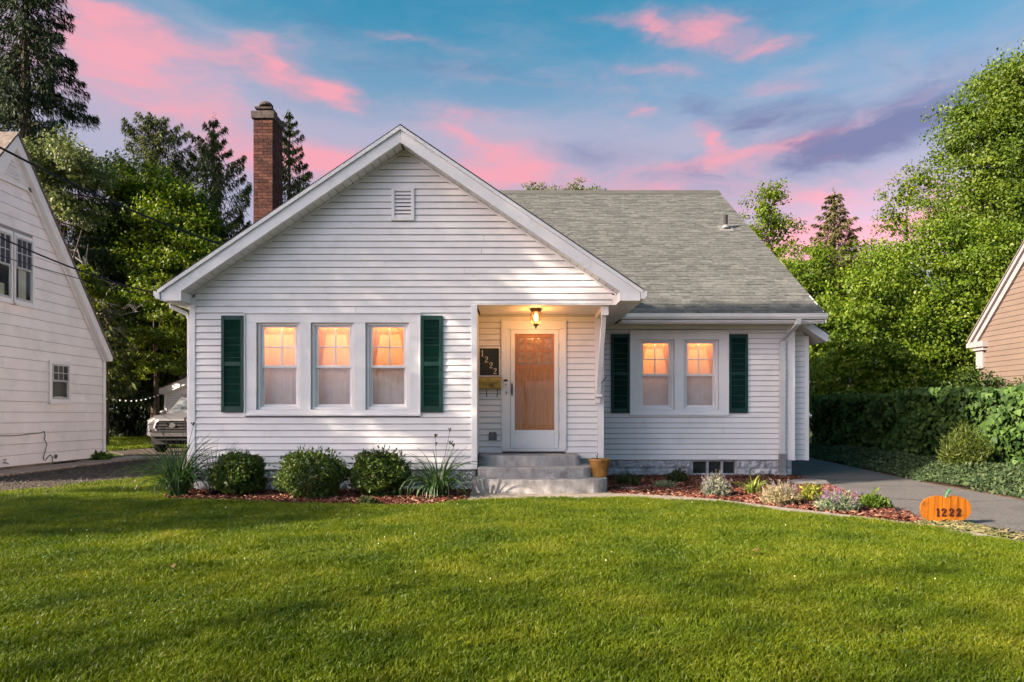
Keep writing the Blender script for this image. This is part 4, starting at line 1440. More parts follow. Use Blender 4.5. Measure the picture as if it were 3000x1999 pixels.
for s in (-1, 1):
    Y = lambda d: pk2 + s * d
    d_ = ry - pk2
    b = MB(FR_)
    b.prism([(Y(.001), pz2 + .04), (Y(.001), pz2 - .20), (Y(d_ + .05), rz_ - .25), (Y(d_ + .22), rz_ - .25)], .02, .09)
    b.build('rake_board', rh_trim, rh)
    b = MB(FR_)
    b.prism([(Y(.001), pz2 + .15), (Y(.001), pz2 + .05), (Y(d_ + .27), rz_ - .30), (Y(d_ + .32), rz_ - .22)], -8.2, .17)
    b.build('roof', rh_trim, rh)
    b = MB(FR_)
    b.prism([(Y(.001), pz2 + .19), (Y(.001), pz2 + .151), (Y(d_ + .33), rz_ - .20), (Y(d_ + .36), rz_ - .18)], -8.2, .19)
    b.build('roof_shingles', brown_shingle, rh)
b = MB(FR_)
b.bbox(20.06, 20.60, -.3, .19, rz_ - .42, rz_ - .25, .01)
b.bbox(20.10, 20.56, -.2, .14, rz_ - .52, rz_ - .445, .01)
b.bbox(20.22, 20.50, -.02, .08, rz_ - 1.05, rz_ - .525, .01)
b.build('eave_return', rh_trim, rh)
b = MB(FR_); b.box(20.63, 20.80, -8, .16, rz_ - .40, rz_ - .26); b.build('gutter', rh_trim, rh)
dark_window(FR_, rh, W4, 1, 1, .1, rh_trim)

# ------------------------------------------------------------------ garage at the end of the gravel drive, pickup, string lights
GY = 27.0
FG = frame_front(GY)
gar = thing('garage', 'white clapboard garage behind the silver pickup truck', 'garage', (-11, GY, 0))
gx0, gx1, gez = -13.72, -8.6, 2.1
gxa = (gx0 + gx1) / 2
gza = gez + .42 * (gxa - gx0)
b = MB(FG); b.prism([(gx0, 0), (gx1, 0), (gx1, gez), (gxa, gza), (gx0, gez)], -6, 0); b.build('wall', wall_core, gar)
b = MB(FG)
for i in range(40):
    z = .05 + i * .1
    if z > gza - .12: break
    lo = lambda w: max(gx0 + .1, gxa - (gza - w) / .42)
    hi = lambda w: min(gx1 - .1, gxa + (gza - w) / .42)
    clapboard(FG, None, None, lo, hi, z, z + .1, into=b)
b.build('siding', neigh_white, gar, kind='stuff')
b = MB(FG); b.bbox(gx0 - .02, gx0 + .1, -.02, .04, 0, gez); b.build('corner_post', neigh_trim, gar)
for s in (-1, 1):
    X = lambda d: gxa + s * d
    hw = gxa - gx0
    b = MB(FG); b.prism([(X(.001), gza + .16), (X(.001), gza - .10), (X(hw - .05), gez - .10), (X(hw + .22), gez - .10), (X(hw + .24), gez + .05)], .02, .22); b.build('rake_board', neigh_trim, gar)
    b = MB(FG); b.prism([(X(.001), gza + .20), (X(.001), gza + .165), (X(hw + .25), gez + .055), (X(hw + .26), gez + .08)], -6.2, .25); b.build('roof', brown_shingle, gar)

sl = thing('string_lights', 'string of small white bulbs hung between the neighbour house and the garage', 'string lights', (-12.5, 22, 1.9))
p0, p1 = np.array([-10.75, 17.95, 1.66]), np.array([-13.75, 26.9, 2.08])
cpts = [tuple(p0 + (p1 - p0) * t + np.array([0, 0, -.18 * math.sin(math.pi * t)])) for t in np.linspace(0, 1, 25)]
b = MB(); b.tube(cpts, .006, 4); b.build('wire', black_m, sl)
bulb_w = mat('frosted_bulb', (.85, .85, .82), .3)
for i in range(1, 13):
    q = cpts[i * 2 - 1]
    b = MB(); b.ball((q[0], q[1], q[2] - .03), .024, 7, 5); b.build('bulb', bulb_w, sl)

# pickup truck, built at its own origin (front at y=0, +y backwards), then set in place
silver = mat('silver_paint', (.125, .116, .122), .32, .04, 2, .5)
chrome = mat('chrome', (.25, .235, .24), .25, .04, 5, .6)
rubber = mat('tyre_rubber', (.015, .015, .015), .85)
black_trim = mat('black_trim', (.025, .025, .027), .5)
head_glass = mat('headlight_glass', (.11, .11, .12), .12, .35, 12, .6)
shield = mat('windscreen_glass', (.16, .17, .18), .06, .5, 3, .9)
truck = thing('pickup_truck', 'silver pickup truck with a roof rack parked in front of the garage', 'pickup truck', (-10.42, 20.9, 0), math.radians(3))


def ring(y, hw, z0, z1, tw=None, r=.08):
    tw = tw or hw
    return [(-hw, y, z0), (hw, y, z0), (hw, y, (z0 + z1) / 2), (hw * .985, y, z1 - r), (tw - r, y, z1), (-tw + r, y, z1), (-hw * .985, y, z1 - r), (-hw, y, (z0 + z1) / 2)]


b = MB()
b.loft([ring(.10, .72, .42, .86, .60), ring(.13, .78, .40, .93, .66), ring(.35, .855, .40, .98, .74), ring(.9, .87, .42, 1.03, .78), ring(1.45, .87, .42, 1.06, .82), ring(3.4, .87, .42, 1.08, .84), ring(5.0, .86, .45, 1.08, .84)])
b.build('body', silver, truck, smooth=False, local=True)
b = MB(); b.loft([[(-.60, .125, .86), (.60, .125, .86), (.60, .13, .90), (-.60, .13, .90)], [(-.66, .30, .965), (.66, .30, .965), (.64, .30, .995), (-.64, .30, .995)], [(-.72, 1.40, 1.05), (.72, 1.40, 1.05), (.66, 1.40, 1.085), (-.66, 1.40, 1.085)]]); b.build('bonnet', silver, truck, local=True)
b = MB(); b.loft([[(-.78, 1.42, 1.04), (.78, 1.42, 1.04), (.76, 1.42, 1.07), (-.76, 1.42, 1.07)], [(-.64, 2.05, 1.66), (.64, 2.05, 1.66), (.58, 2.06, 1.72), (-.58, 2.06, 1.72)], [(-.64, 2.4, 1.70), (.64, 2.4, 1.70), (.54, 2.4, 1.775), (-.54, 2.4, 1.775)], [(-.64, 3.2, 1.67), (.64, 3.2, 1.67), (.52, 3.2, 1.75), (-.52, 3.2, 1.75)], [(-.74, 3.35, 1.06), (.74, 3.35, 1.06), (.72, 3.35, 1.09), (-.72, 3.35, 1.09)]])
b.add([(-.78, 1.43, 1.05), (-.74, 3.34, 1.05), (-.645, 3.2, 1.68), (-.645, 2.05, 1.67)], [(0, 1, 2, 3)]); b.add([(.78, 1.43, 1.05), (.74, 3.34, 1.05), (.645, 3.2, 1.68), (.645, 2.05, 1.67)], [(0, 1, 2, 3)])
b.build('cab', silver, truck, local=True)
b = MB(); b.loft([[(-.70, 1.40, 1.075), (.70, 1.40, 1.075), (.70, 1.41, 1.08), (-.70, 1.41, 1.08)], [(-.58, 2.005, 1.665), (.58, 2.005, 1.665), (.58, 2.03, 1.67), (-.58, 2.03, 1.67)]]); b.build('windscreen', shield, truck, local=True)
b = MB()
gp = [(-.58, .62), (-.50, .50), (.50, .50), (.58, .62), (.52, .82), (.44, .88), (-.44, .88), (-.52, .82)]
gi = [(-.52, .62), (-.45, .545), (.45, .545), (.52, .62), (.465, .80), (.40, .84), (-.40, .84), (-.465, .80)]
n = len(gp)
b.add([(x, .055, z) for x, z in gp] + [(x, .03, z) for x, z in gi] + [(x, .14, z) for x, z in gp], [(i, (i + 1) % n, n + (i + 1) % n, n + i) for i in range(n)] + [(i, (i + 1) % n, 2 * n + (i + 1) % n, 2 * n + i) for i in range(n)])
b.build('grille_surround', mat('bright_trim', (.20, .19, .195), .25, .04, 5, .6), truck, local=True)
b = MB(); b.add([(x, .06, z) for x, z in gi], [tuple(range(n))]); b.build('grille', black_trim, truck, local=True)
b = MB()
for z in (.605, .70, .795):
    hw = .48 if z < .75 else .45
    b.box(-hw, hw, .038, .055, z - .018, z + .010)
b.build('grille_bars', mat('grille_grey', (.05, .048, .05), .5), truck, local=True)
b = MB()
m_ = 24
for rx, rz, cz, cx_, w in ((.100, .068, .70, 0, .014), (.030, .058, .70, 0, .010), (.066, .024, .725, 0, .010)):
    vs_ = []
    for k in range(m_):
        t = 2 * math.pi * k / m_
        for q, y in ((1, .022), (1 - w / rx, .022)):
            vs_.append((cx_ + rx * q * math.cos(t), y, cz + (rz - (0 if q == 1 else w)) * math.sin(t)))
    b.add(vs_, [(2 * k, 2 * ((k + 1) % m_), 2 * ((k + 1) % m_) + 1, 2 * k + 1) for k in range(m_)])
b.add([(.095 * math.cos(2 * math.pi * k / m_), .024, .70 + .064 * math.sin(2 * math.pi * k / m_)) for k in range(m_)], [tuple(range(m_))], 1)
b.build('emblem', [mat('bright_trim', (.20, .19, .195)), mat('emblem_grey', (.12, .115, .12), .3)], truck, local=True)
for s in (-1, 1):
    b = MB(); b.loft([[(s * .54, .09, .73), (s * .80, .17, .73), (s * .80, .17, .88), (s * .58, .10, .86)], [(s * .55, .16, .74), (s * .84, .38, .75), (s * .84, .38, .90), (s * .60, .2, .90)]]); b.build('headlight', head_glass, truck, local=True)
    b = MB(); b.box(min(s * .60, s * .81), max(s * .60, s * .81), .10, .18, .715, .735); b.build('headlight_trim', black_trim, truck, local=True)
    b = MB(); b.loft([[(s * .56, .075, .47), (s * .80, .12, .50), (s * .80, .12, .60), (s * .58, .085, .59)], [(s * .56, .2, .47), (s * .8, .2, .50), (s * .8, .2, .6), (s * .58, .2, .59)]]); b.build('fog_light_bezel', black_trim, truck, local=True)
    b = MB(); b.ball((s * .70, .095, .545), .035, 8, 6); b.build('fog_light', chrome, truck, local=True)
    b = MB(); b.ball((s * .95, 1.55, 1.12), .10, 10, 7, sq=(1.1, .7, .8)); b.tube([(s * .80, 1.6, 1.06), (s * .93, 1.56, 1.08)], .03, 6); b.build('mirror', silver, truck, smooth=True, local=True)
    for wy in (.95, 4.15):
        b = MB(); b.lathe([(.20, -.11), (.34, -.115), (.37, -.08), (.37, .08), (.34, .115), (.20, .11)], 0, 0, 22)
        b.v = [(s * .74 + z, wy + x, .37 + y) for x, y, z in b.v]; wheel = b.build('wheel', rubber, truck, local=True)
        b = MB(); b.lathe([(.205, .07), (.15, .05), (.06, .09), (.001, .09)], 0, 0, 16); b.v = [(s * (.74 + z), wy + x, .37 + y) for x, y, z in b.v]; b.build('rim', chrome, wheel, local=True)
b = MB(); b.loft([[(-.80, .14, .40), (.80, .14, .40), (.80, .13, .47), (-.80, .13, .47)], [(-.62, -.02, .36), (.62, -.02, .36), (.62, -.03, .455), (-.62, -.03, .455)]])
b.hexa([(-.62, -.03, .36), (.62, -.03, .36), (.62, .10, .36), (-.62, .10, .36), (-.62, -.035, .455), (.62, -.035, .455), (.62, .10, .47), (-.62, .10, .47)])
b.build('bumper', mat('bumper_grey', (.11, .104, .108), .35, .05, 5, .5), truck, local=True)
b = MB(); b.box(-.60, .60, .03, .09, .47, .535); b.box(-.58, .58, .03, .4, .24, .36); b.build('lower_grille', black_trim, truck, local=True)
b = MB()
for y in (2.15, 3.0):
    b.box(-.60, .60, y - .035, y + .035, 1.835, 1.87)
    for s in (-.46, .46): b.box(s - .05, s + .05, y - .04, y + .04, 1.74, 1.835)
b.build('roof_rack', black_trim, truck, local=True)
b = MB(); b.box(-.80, .80, .4, 4.9, .10, .42); b.build('underbody', black_trim, truck, local=True)

# lift the body on its suspension, wheels stay on the ground
for ch in truck.children:
    if not ch.name.startswith('wheel'):
        for v in ch.data.vertices:
            z = v.co.z
            v.co.z = z + .17 if z < 1.09 else 1.26 + (z - 1.09) * .80

# ------------------------------------------------------------------ overhead wires
cable_m = mat('cable_black', (.02, .02, .022), .6)


def wire(label, p, q, sag, r):
    p, q = np.array(p, float), np.array(q, float)
    b = MB()
    b.tube([tuple(p + (q - p) * t + np.array([0, 0, -sag * 4 * t * (1 - t)])) for t in np.linspace(0, 1, 30)], r, 5)
    return props(b.build('overhead_cable', cable_m), label, 'cable')


g = 'cables running to the left eave'
A = np.array(at(645, 716, 10.4)); B = np.array(at(0, 352, 8.6)); d = A - B
wire('thick black cable falling to the left roof edge well above the eave corner', B - d * 1.2, A, .35, .016)
A = np.array(at(448, 858, 10.6)); B = np.array(at(0, 628, 8.8)); d = A - B
wire('black cable falling across the window of the neighbour house to the eave corner', B - d * 1.2, A, .30, .012)
A = np.array(at(452, 868, 10.6)); B = np.array(at(0, 715, 9.2)); d = A - B
wire('thinnest cable, lowest of the three wires reaching the eave corner', B - d * 1.2, A, .16, .006)
b = MB(); b.lathe([(.03, 0), (.03, .05), (.02, .06)], 0, 0, 10)

# ------------------------------------------------------------------ vegetation
def unit(a):
    return a / (np.linalg.norm(a, axis=-1, keepdims=True) + 1e-9)


def leaf_mesh(name, P, T, Nn, Ls, Ws, mats, fold=.0, mi=None, off=(0, 0, 0)):
    """one kite-shaped leaf per row: centre P, tip direction T, normal Nn"""
    n = len(P)
    T = unit(T)
    B = unit(np.cross(T, Nn))
    Nn = np.cross(B, T)
    Ls = np.broadcast_to(np.asarray(Ls, float), (n,))[:, None]
    Ws = np.broadcast_to(np.asarray(Ws, float), (n,))[:, None]
    V = np.empty((n, 4, 3))
    V[:, 0] = P - T * Ls * .5
    V[:, 1] = P + B * Ws * .5 + Nn * fold * Ws - T * Ls * .08
    V[:, 2] = P + T * Ls * .5 - Nn * fold * Ls * .3
    V[:, 3] = P - B * Ws * .5 + Nn * fold * Ws - T * Ls * .08
    V -= np.array(off)
    me = bpy.data.meshes.new(name)
    me.vertices.add(4 * n)
    me.vertices.foreach_set('co', V.reshape(-1).astype(np.float32))
    me.loops.add(4 * n)
    me.loops.foreach_set('vertex_index', np.arange(4 * n, dtype=np.int32))
    me.polygons.add(n)
    me.polygons.foreach_set('loop_start', np.arange(0, 4 * n, 4, dtype=np.int32))
    mats = mats if isinstance(mats, (list, tuple)) else [mats]
    for m in mats:
        me.materials.append(m)
    if mi is not None:
        me.polygons.foreach_set('material_index', np.asarray(mi, np.int32))
    me.update(calc_edges=True)
    return me


def sphere_dirs(n):
    return unit(rng.normal(size=(n, 3)))


def puffs(blobs, puff_r, per_m2, jitter=.25, shell=(.62, 1.02), lower=-.75):
    """puff centres on the outside of a set of ellipsoids (cx, cy, cz, rx, ry, rz)"""
    C, O, RR = [], [], []
    for cx, cy, cz, rx, ry, rz in blobs:
        area = 4 * math.pi * ((rx * ry) ** 1.6 / 3 + (rx * rz) ** 1.6 / 3 + (ry * rz) ** 1.6 / 3) ** (1 / 1.6)
        n = max(6, int(area * per_m2))
        d = sphere_dirs(n)
        d = d[d[:, 2] > lower]
        k = rng.uniform(shell[0], shell[1], len(d))[:, None]
        p = np.array([cx, cy, cz]) + d * np.array([rx, ry, rz]) * k + rng.normal(size=d.shape) * jitter * puff_r
        C.append(p); O.append(d); RR.append(puff_r * rng.uniform(.6, 1.35, len(d)))
    return np.vstack(C), np.vstack(O), np.concatenate(RR)


def broadleaf(root, blobs, leaf=.14, puff_r=.55, per_m2=1.3, leaves=70, mats=None, flat=.75, shell=(.66, 1.05), asp=.62, name='crown', lower=-.75, jitter=.25):
    Cc, O, RR = puffs(blobs, puff_r, per_m2, shell=shell, lower=lower, jitter=jitter)
    n = len(Cc)
    k = np.maximum(8, (leaves * (RR / puff_r) ** 2).astype(int))
    idx = np.repeat(np.arange(n), k)
    m = len(idx)
    d = sphere_dirs(m)
    rr = rng.random(m) ** .45
    dn = d[:, 2] < 0
    P = Cc[idx] + d * rr[:, None] * RR[idx][:, None] * np.array([1.15, 1.15, flat]) * np.where(dn, .55, 1.0)[:, None] ** np.array([0, 0, 1])
    Nn = unit(d * .7 + O[idx] * .5 + np.array([0, 0, .55]) + rng.normal(size=(m, 3)) * .55)
    T = unit(rng.normal(size=(m, 3)) + d * .6 + np.array([0, 0, -.55]))
    Ls = leaf * rng.uniform(.65, 1.35, m)
    inn = []
    for cx, cy_, cz, rx, ry, rz in blobs:
        q = max(20, int(leaves * 2.2 * (rx * ry * rz) ** .5))
        inn.append(np.array([cx, cy_, cz]) + sphere_dirs(q) * rng.uniform(.2, .62, (q, 1)) * np.array([rx, ry, rz]))
    inn = np.vstack(inn)
    P = np.vstack([P, inn]); T = np.vstack([T, rng.normal(size=inn.shape)]); Nn = np.vstack([Nn, rng.normal(size=inn.shape) + np.array([0, -.8, .3])])
    Ls = np.concatenate([Ls, np.full(len(inn), leaf * 2.0)])
    off = origin(root)
    return link(name, leaf_mesh(name, P, T, Nn, Ls, Ls * asp, mats, .18, off=off), root)


def trunk_mesh(root, base, h, r, limbs=(), m=None, lean=(0, 0)):
    b = MB()
    n = 7
    pts = [(base[0] + lean[0] * t + .06 * r * 8 * math.sin(t * 5), base[1] + lean[1] * t, base[2] + h * t) for t in np.linspace(0, 1, n)]
    b.tube(pts, [r * (1.25 - 1.0 * t) for t in np.linspace(0, 1, n)], 8)
    for (t, dx, dy, dz, rr) in limbs:
        s = np.array(pts[int(t * (n - 1))])
        e = s + np.array([dx, dy, dz])
        mid = (s + e) / 2 + np.array([0, 0, .1 * abs(dz)])
        b.tube([tuple(s), tuple(mid), tuple(e)], [rr, rr * .7, rr * .3], 6)
    return b.build('trunk', m or bark_m, root)


def tree(name, label, blobs, base, th, tr, mats, limbs=None, cat='tree', group=None, **kw):
    root = thing(name, label, cat, base, group=group)
    if limbs is None:
        limbs = []
        for i, bl in enumerate(blobs[:8]):
            limbs.append((.5 + .06 * (i % 6), (bl[0] - base[0]) * .85, (bl[1] - base[1]) * .85, max(.4, (bl[2] - base[2] - th * (.5 + .06 * (i % 6))) * .8), tr * .45))
    trunk_mesh(root, base, th, tr, [(a, b_, c, d, e * .6) for a, b_, c, d, e in limbs])
    broadleaf(root, blobs, mats=mats, **kw)
    return root


def spruce(label, base, H, rb, mats, z0=.1, whorl=.55, per=6, droop=.35, spray=(.42, .11), name='spruce_tree', dens=1.0, group=None, taper=.85, hang=.6, up=.10, gap=0.0):
    root = thing(name, label, 'tree', base, group=group)
    off = np.array(base)
    b = MB()
    b.tube([(base[0], base[1], base[2] + H * t) for t in (0, .3, .6, .85, .985)], [H * .016, H * .012, H * .008, H * .004, H * .0012], 8)
    P, T, Nn, Ls, Ws = [], [], [], [], []
    z = H * z0
    while z < H * .985:
        t = z / H
        rad = rb * (1 - t) ** taper + .10
        nb = max(3, int(per * (.55 + .45 * (1 - t)) + rng.random()))
        a0 = rng.random() * 6.28
        for kk in range(nb):
            if rng.random() < gap: continue
            a = a0 + kk * 6.283 / nb + rng.normal() * .22
            Lb = rad * rng.uniform(.62, 1.12)
            dirh = np.array([math.cos(a), math.sin(a), 0])
            lat = np.array([-math.sin(a), math.cos(a), 0])
            m = max(6, int(Lb * 30 * dens))
            s = np.sqrt(rng.random(m))
            dz = up * Lb * s * 2 - droop * Lb * (s ** 1.6) + .16 * Lb * s ** 4
            wd = (.30 * Lb * (1 - s) + .12) * 1.0
            lo = rng.normal(size=m) * wd * .55
            hg = -np.abs(rng.normal(size=m)) * hang * (.18 + .30 * (1 - s)) * min(1.2, Lb * .55)
            p = dirh[None] * (Lb * s)[:, None] + lat[None] * lo[:, None] + np.array([0, 0, 1])[None] * (dz + hg - np.abs(lo) * .25)[:, None]
            p += np.array([0, 0, z])[None] + off
            P.append(p)
            tt = dirh[None] * rng.uniform(.15, .8, m)[:, None] + lat[None] * (np.sign(lo) * rng.uniform(0, .6, m))[:, None] + np.array([0, 0, -1])[None] * rng.uniform(.1, .35 + hang, m)[:, None]
            T.append(tt)
            Nn.append(np.array([0, 0, 1.0])[None] * .9 + dirh[None] * .5 + rng.normal(size=(m, 3)) * .45)
            sc_ = rng.uniform(.6, 1.25, m)
            Ls.append(spray[0] * sc_); Ws.append(spray[1] * sc_)
            e = base[2] + z + up * Lb * 2 * .8 - droop * Lb * .7
            b.tube([(base[0], base[1], base[2] + z), tuple(off + dirh * Lb * .45 + np.array([0, 0, z + up * Lb * .9 - droop * Lb * .28])), tuple(off + dirh * Lb * .9 + np.array([0, 0, z + up * Lb * 1.8 - droop * Lb * .85 + .1 * Lb]))], [max(.012, Lb * .012), max(.01, Lb * .009), .006], 4, cap=False)
        z += whorl * (1.15 - .6 * t) * rng.uniform(.8, 1.2)
    b.build('trunk', bark_m, root)
    P, T, Nn = np.vstack(P), np.vstack(T), np.vstack(Nn)
    # leader
    m = 40
    zz = rng.uniform(H * .93, H * 1.01, m)
    P = np.vstack([P, np.stack([base[0] + rng.normal(size=m) * .05, base[1] + rng.normal(size=m) * .05, base[2] + zz], 1)])
    T = np.vstack([T, np.array([0, 0, 1.0]) + rng.normal(size=(m, 3)) * .5]); Nn = np.vstack([Nn, rng.normal(size=(m, 3))])
    Ls = np.concatenate(Ls + [np.full(m, spray[0] * .6)]); Ws = np.concatenate(Ws + [np.full(m, spray[1] * .6)])
    link('crown', leaf_mesh('crown', P, T, Nn, Ls, Ws, mats, .1, off=tuple(base)), root)
    return root


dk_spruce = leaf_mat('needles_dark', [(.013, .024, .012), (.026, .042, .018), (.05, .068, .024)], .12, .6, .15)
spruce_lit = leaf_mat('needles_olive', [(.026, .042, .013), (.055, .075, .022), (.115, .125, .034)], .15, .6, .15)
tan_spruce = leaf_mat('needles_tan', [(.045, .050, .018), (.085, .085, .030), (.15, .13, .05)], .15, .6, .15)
maple = leaf_mat('maple_leaf', [(.035, .072, .007), (.090, .150, .010), (.20, .24, .016)], .40, .5, .25)
maple_y = leaf_mat('yellow_green_leaf', [(.045, .070, .006), (.085, .12, .010), (.16, .19, .016)], .40, .5, .25)
pale_leaf = leaf_mat('pale_leaf', [(.06, .085, .025), (.11, .14, .045), (.19, .21, .075)], .35, .5, .3)
dk_leaf = leaf_mat('dark_leaf', [(.016, .032, .008), (.032, .058, .012), (.06, .10, .018)], .30, .5, .2)
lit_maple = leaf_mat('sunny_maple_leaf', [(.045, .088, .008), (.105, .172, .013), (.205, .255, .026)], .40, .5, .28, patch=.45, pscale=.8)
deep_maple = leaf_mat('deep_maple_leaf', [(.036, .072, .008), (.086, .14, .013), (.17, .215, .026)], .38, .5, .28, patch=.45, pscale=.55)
ivy_m = leaf_mat('ivy_leaf', [(.020, .046, .012), (.042, .088, .020), (.085, .15, .030)], .25, .55, .18)
cover_m = leaf_mat('ground_cover_leaf', [(.024, .044, .018), (.046, .074, .030), (.085, .12, .046)], .2, .55, .18)
box_m = leaf_mat('boxwood_leaf', [(.024, .048, .010), (.055, .095, .014), (.12, .165, .024)], .28, .45, .35)

# left side: the tall spruce, other conifers, leafy trees
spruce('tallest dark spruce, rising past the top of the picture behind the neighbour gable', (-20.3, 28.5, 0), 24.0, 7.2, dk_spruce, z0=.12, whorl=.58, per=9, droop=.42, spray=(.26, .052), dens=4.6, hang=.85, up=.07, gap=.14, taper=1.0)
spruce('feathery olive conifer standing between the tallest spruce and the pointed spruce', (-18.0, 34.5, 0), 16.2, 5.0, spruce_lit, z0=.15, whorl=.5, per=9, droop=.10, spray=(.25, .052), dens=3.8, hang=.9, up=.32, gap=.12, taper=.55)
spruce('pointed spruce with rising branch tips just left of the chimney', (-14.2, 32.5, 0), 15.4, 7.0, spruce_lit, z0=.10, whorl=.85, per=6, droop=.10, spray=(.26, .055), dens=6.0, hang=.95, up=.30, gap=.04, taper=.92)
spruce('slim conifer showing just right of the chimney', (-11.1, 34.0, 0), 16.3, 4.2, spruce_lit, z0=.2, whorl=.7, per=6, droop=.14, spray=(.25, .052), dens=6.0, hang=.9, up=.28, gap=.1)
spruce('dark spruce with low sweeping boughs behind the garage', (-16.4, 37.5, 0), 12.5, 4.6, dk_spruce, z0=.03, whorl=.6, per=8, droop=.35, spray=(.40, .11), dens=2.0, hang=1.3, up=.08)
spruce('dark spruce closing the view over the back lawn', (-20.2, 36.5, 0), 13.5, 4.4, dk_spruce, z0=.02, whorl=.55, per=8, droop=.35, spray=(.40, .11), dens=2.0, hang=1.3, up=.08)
tree('maple_tree', 'deep green maple with sunlit yellowish top between the neighbour house and the chimney',
     [(-14.6, 29.5, 9.3, 1.9, 1.8, 1.4), (-13.3, 29.2, 7.6, 1.9, 1.9, 1.3), (-15.8, 29.6, 7.4, 1.7, 1.8, 1.4), (-13.9, 29.0, 5.8, 2.3, 2.0, 1.4), (-16.2, 29.8, 5.0, 1.8, 1.8, 1.5), (-12.6, 29.4, 5.9, 1.6, 1.6, 1.2), (-14.6, 29.6, 10.2, 1.2, 1.2, .9), (-13.0, 30, 4.2, 2.2, 1.8, 1.3), (-12.0, 30, 6.6, 1.3, 1.3, 1.0), (-17.0, 29.8, 10.9, 1.3, 1.3, 1.1), (-15.8, 29.7, 11.0, 1.0, 1.1, .8), (-17.4, 30, 9.0, 1.3, 1.3, 1.2)],
     (-14.4, 29.8, 0), 8.5, .24, maple, leaf=.13, puff_r=.62, per_m2=1.5, leaves=128)
tree('leafy_tree', 'pale green leafy tree right beside the neighbour roof peak under the tall spruce',
     [(-15.9, 24.0, 10.1, 1.3, 1.2, .75), (-14.9, 24.0, 9.5, 1.0, 1.1, .6), (-16.9, 24.2, 9.6, 1.0, 1.0, .9), (-15.8, 24.2, 8.5, 1.1, 1.0, .6)],
     (-16.2, 24.4, 0), 9.0, .16, pale_leaf, leaf=.11, puff_r=.42, per_m2=1.5, leaves=112)
tree('leafy_tree', 'bright yellow green layered tree leaning over the garage roof',
     [(-13.9, 26.0, 4.2, 1.5, 1.2, .45), (-12.9, 26.1, 5.1, 1.3, 1.0, .5), (-13.6, 26.2, 3.1, 1.5, 1.1, .45), (-15.0, 26.0, 2.55, .8, .9, .35), (-13.2, 25.9, 5.9, .8, .8, .35)],
     (-13.9, 26.6, 0), 5.2, .11, maple_y, leaf=.12, puff_r=.40, per_m2=1.6, leaves=96, flat=.45)
tree('sumac_tree', 'small yellow green tree glowing just past the neighbour roof slope',
     [(-14.7, 23.5, 5.9, .55, .5, .35), (-14.3, 23.5, 5.4, .5, .5, .3), (-14.9, 23.6, 5.1, .6, .5, .4)],
     (-14.8, 23.9, 0), 5.2, .07, maple_y, leaf=.12, puff_r=.3, per_m2=2.2, leaves=80)
spruce('small grey green pine below the yellow green tree at the neighbour eave', (-14.6, 24.6, 0), 5.3, 1.5, spruce_lit, name='pine_tree', z0=.35, whorl=.35, per=7, droop=.1, spray=(.30, .08), hang=.5, up=.15, taper=.45)
tree('leafy_tree', 'dark shrubby tree filling the gap under the maple', [(-17.5, 31.5, 3.2, 2.0, 1.6, 2.4), (-15.0, 32.5, 2.6, 2.2, 1.5, 2.6), (-18.8, 31.8, 6.2, 1.7, 1.5, 2.2), (-12.8, 33, 3.0, 2.0, 1.5, 2.6), (-16.4, 32.3, 7.0, 1.8, 1.6, 2.0), (-18.0, 30.5, 8.2, 1.5, 1.4, 1.5)],
     (-16.0, 32.5, 0), 4.0, .2, dk_leaf, leaf=.14, puff_r=.6, per_m2=1.5, leaves=110)
# bare grey twigs in front of the dark trees
dead = thing('dead_tree', 'bare grey dead tree with twisted twigs in front of the dark spruces', 'tree', (-15.6, 24.8, 0))
b = MB()
b.tube([(-15.6, 24.8, 0), (-15.5, 24.8, 3.0), (-15.7, 24.8, 5.2), (-15.4, 24.8, 7.4)], [.09, .07, .05, .012], 6)


def twig(p, d, Lg, r, depth):
    p = np.array(p); d = unit(np.array(d))
    mid = p + d * Lg * .5 + rng.normal(size=3) * Lg * .08
    e = p + d * Lg + rng.normal(size=3) * Lg * .12
    b.tube([tuple(p), tuple(mid), tuple(e)], [r, r * .75, r * .4], 4, cap=False)
    if depth:
        for _ in range(3 if depth > 1 else 4):
            twig(mid + (e - mid) * rng.random(), d + rng.normal(size=3) * .75, Lg * rng.uniform(.45, .7), r * .5, depth - 1)


for q in range(11):
    z = rng.uniform(4.3, 7.0)
    twig((-15.55, 24.8, z), (rng.choice((-1, 1)) * 1.0, rng.normal() * .4, rng.normal() * .6), rng.uniform(.7, 1.35), .030, 3)
b.build('branches', dead_m, dead)

# behind the main roof: tops of garden trees
tree('leafy_tree', 'round pale treetop peeping over the roof ridge nearest the front gable', [(1.1, 40, 14.1, .75, .8, .75), (1.9, 40, 13.8, .7, .8, .8), (2.6, 40.2, 13.6, .6, .7, .7)], (1.7, 40, 0), 13, .2, pale_leaf, leaf=.12, puff_r=.36, per_m2=2.0, leaves=68)
tree('leafy_tree', 'wider pale treetop peeping over the middle of the roof ridge', [(3.9, 40, 14.1, .8, .8, .8), (4.7, 40, 13.8, .7, .8, .7), (3.2, 40.2, 13.6, .7, .7, .6), (5.4, 40, 13.5, .5, .6, .6), (6.4, 40, 13.45, .5, .6, .5), (7.5, 40, 13.4, .5, .6, .5)], (4.4, 40, 0), 13, .2, pale_leaf, leaf=.12, puff_r=.36, per_m2=2.0, leaves=68)

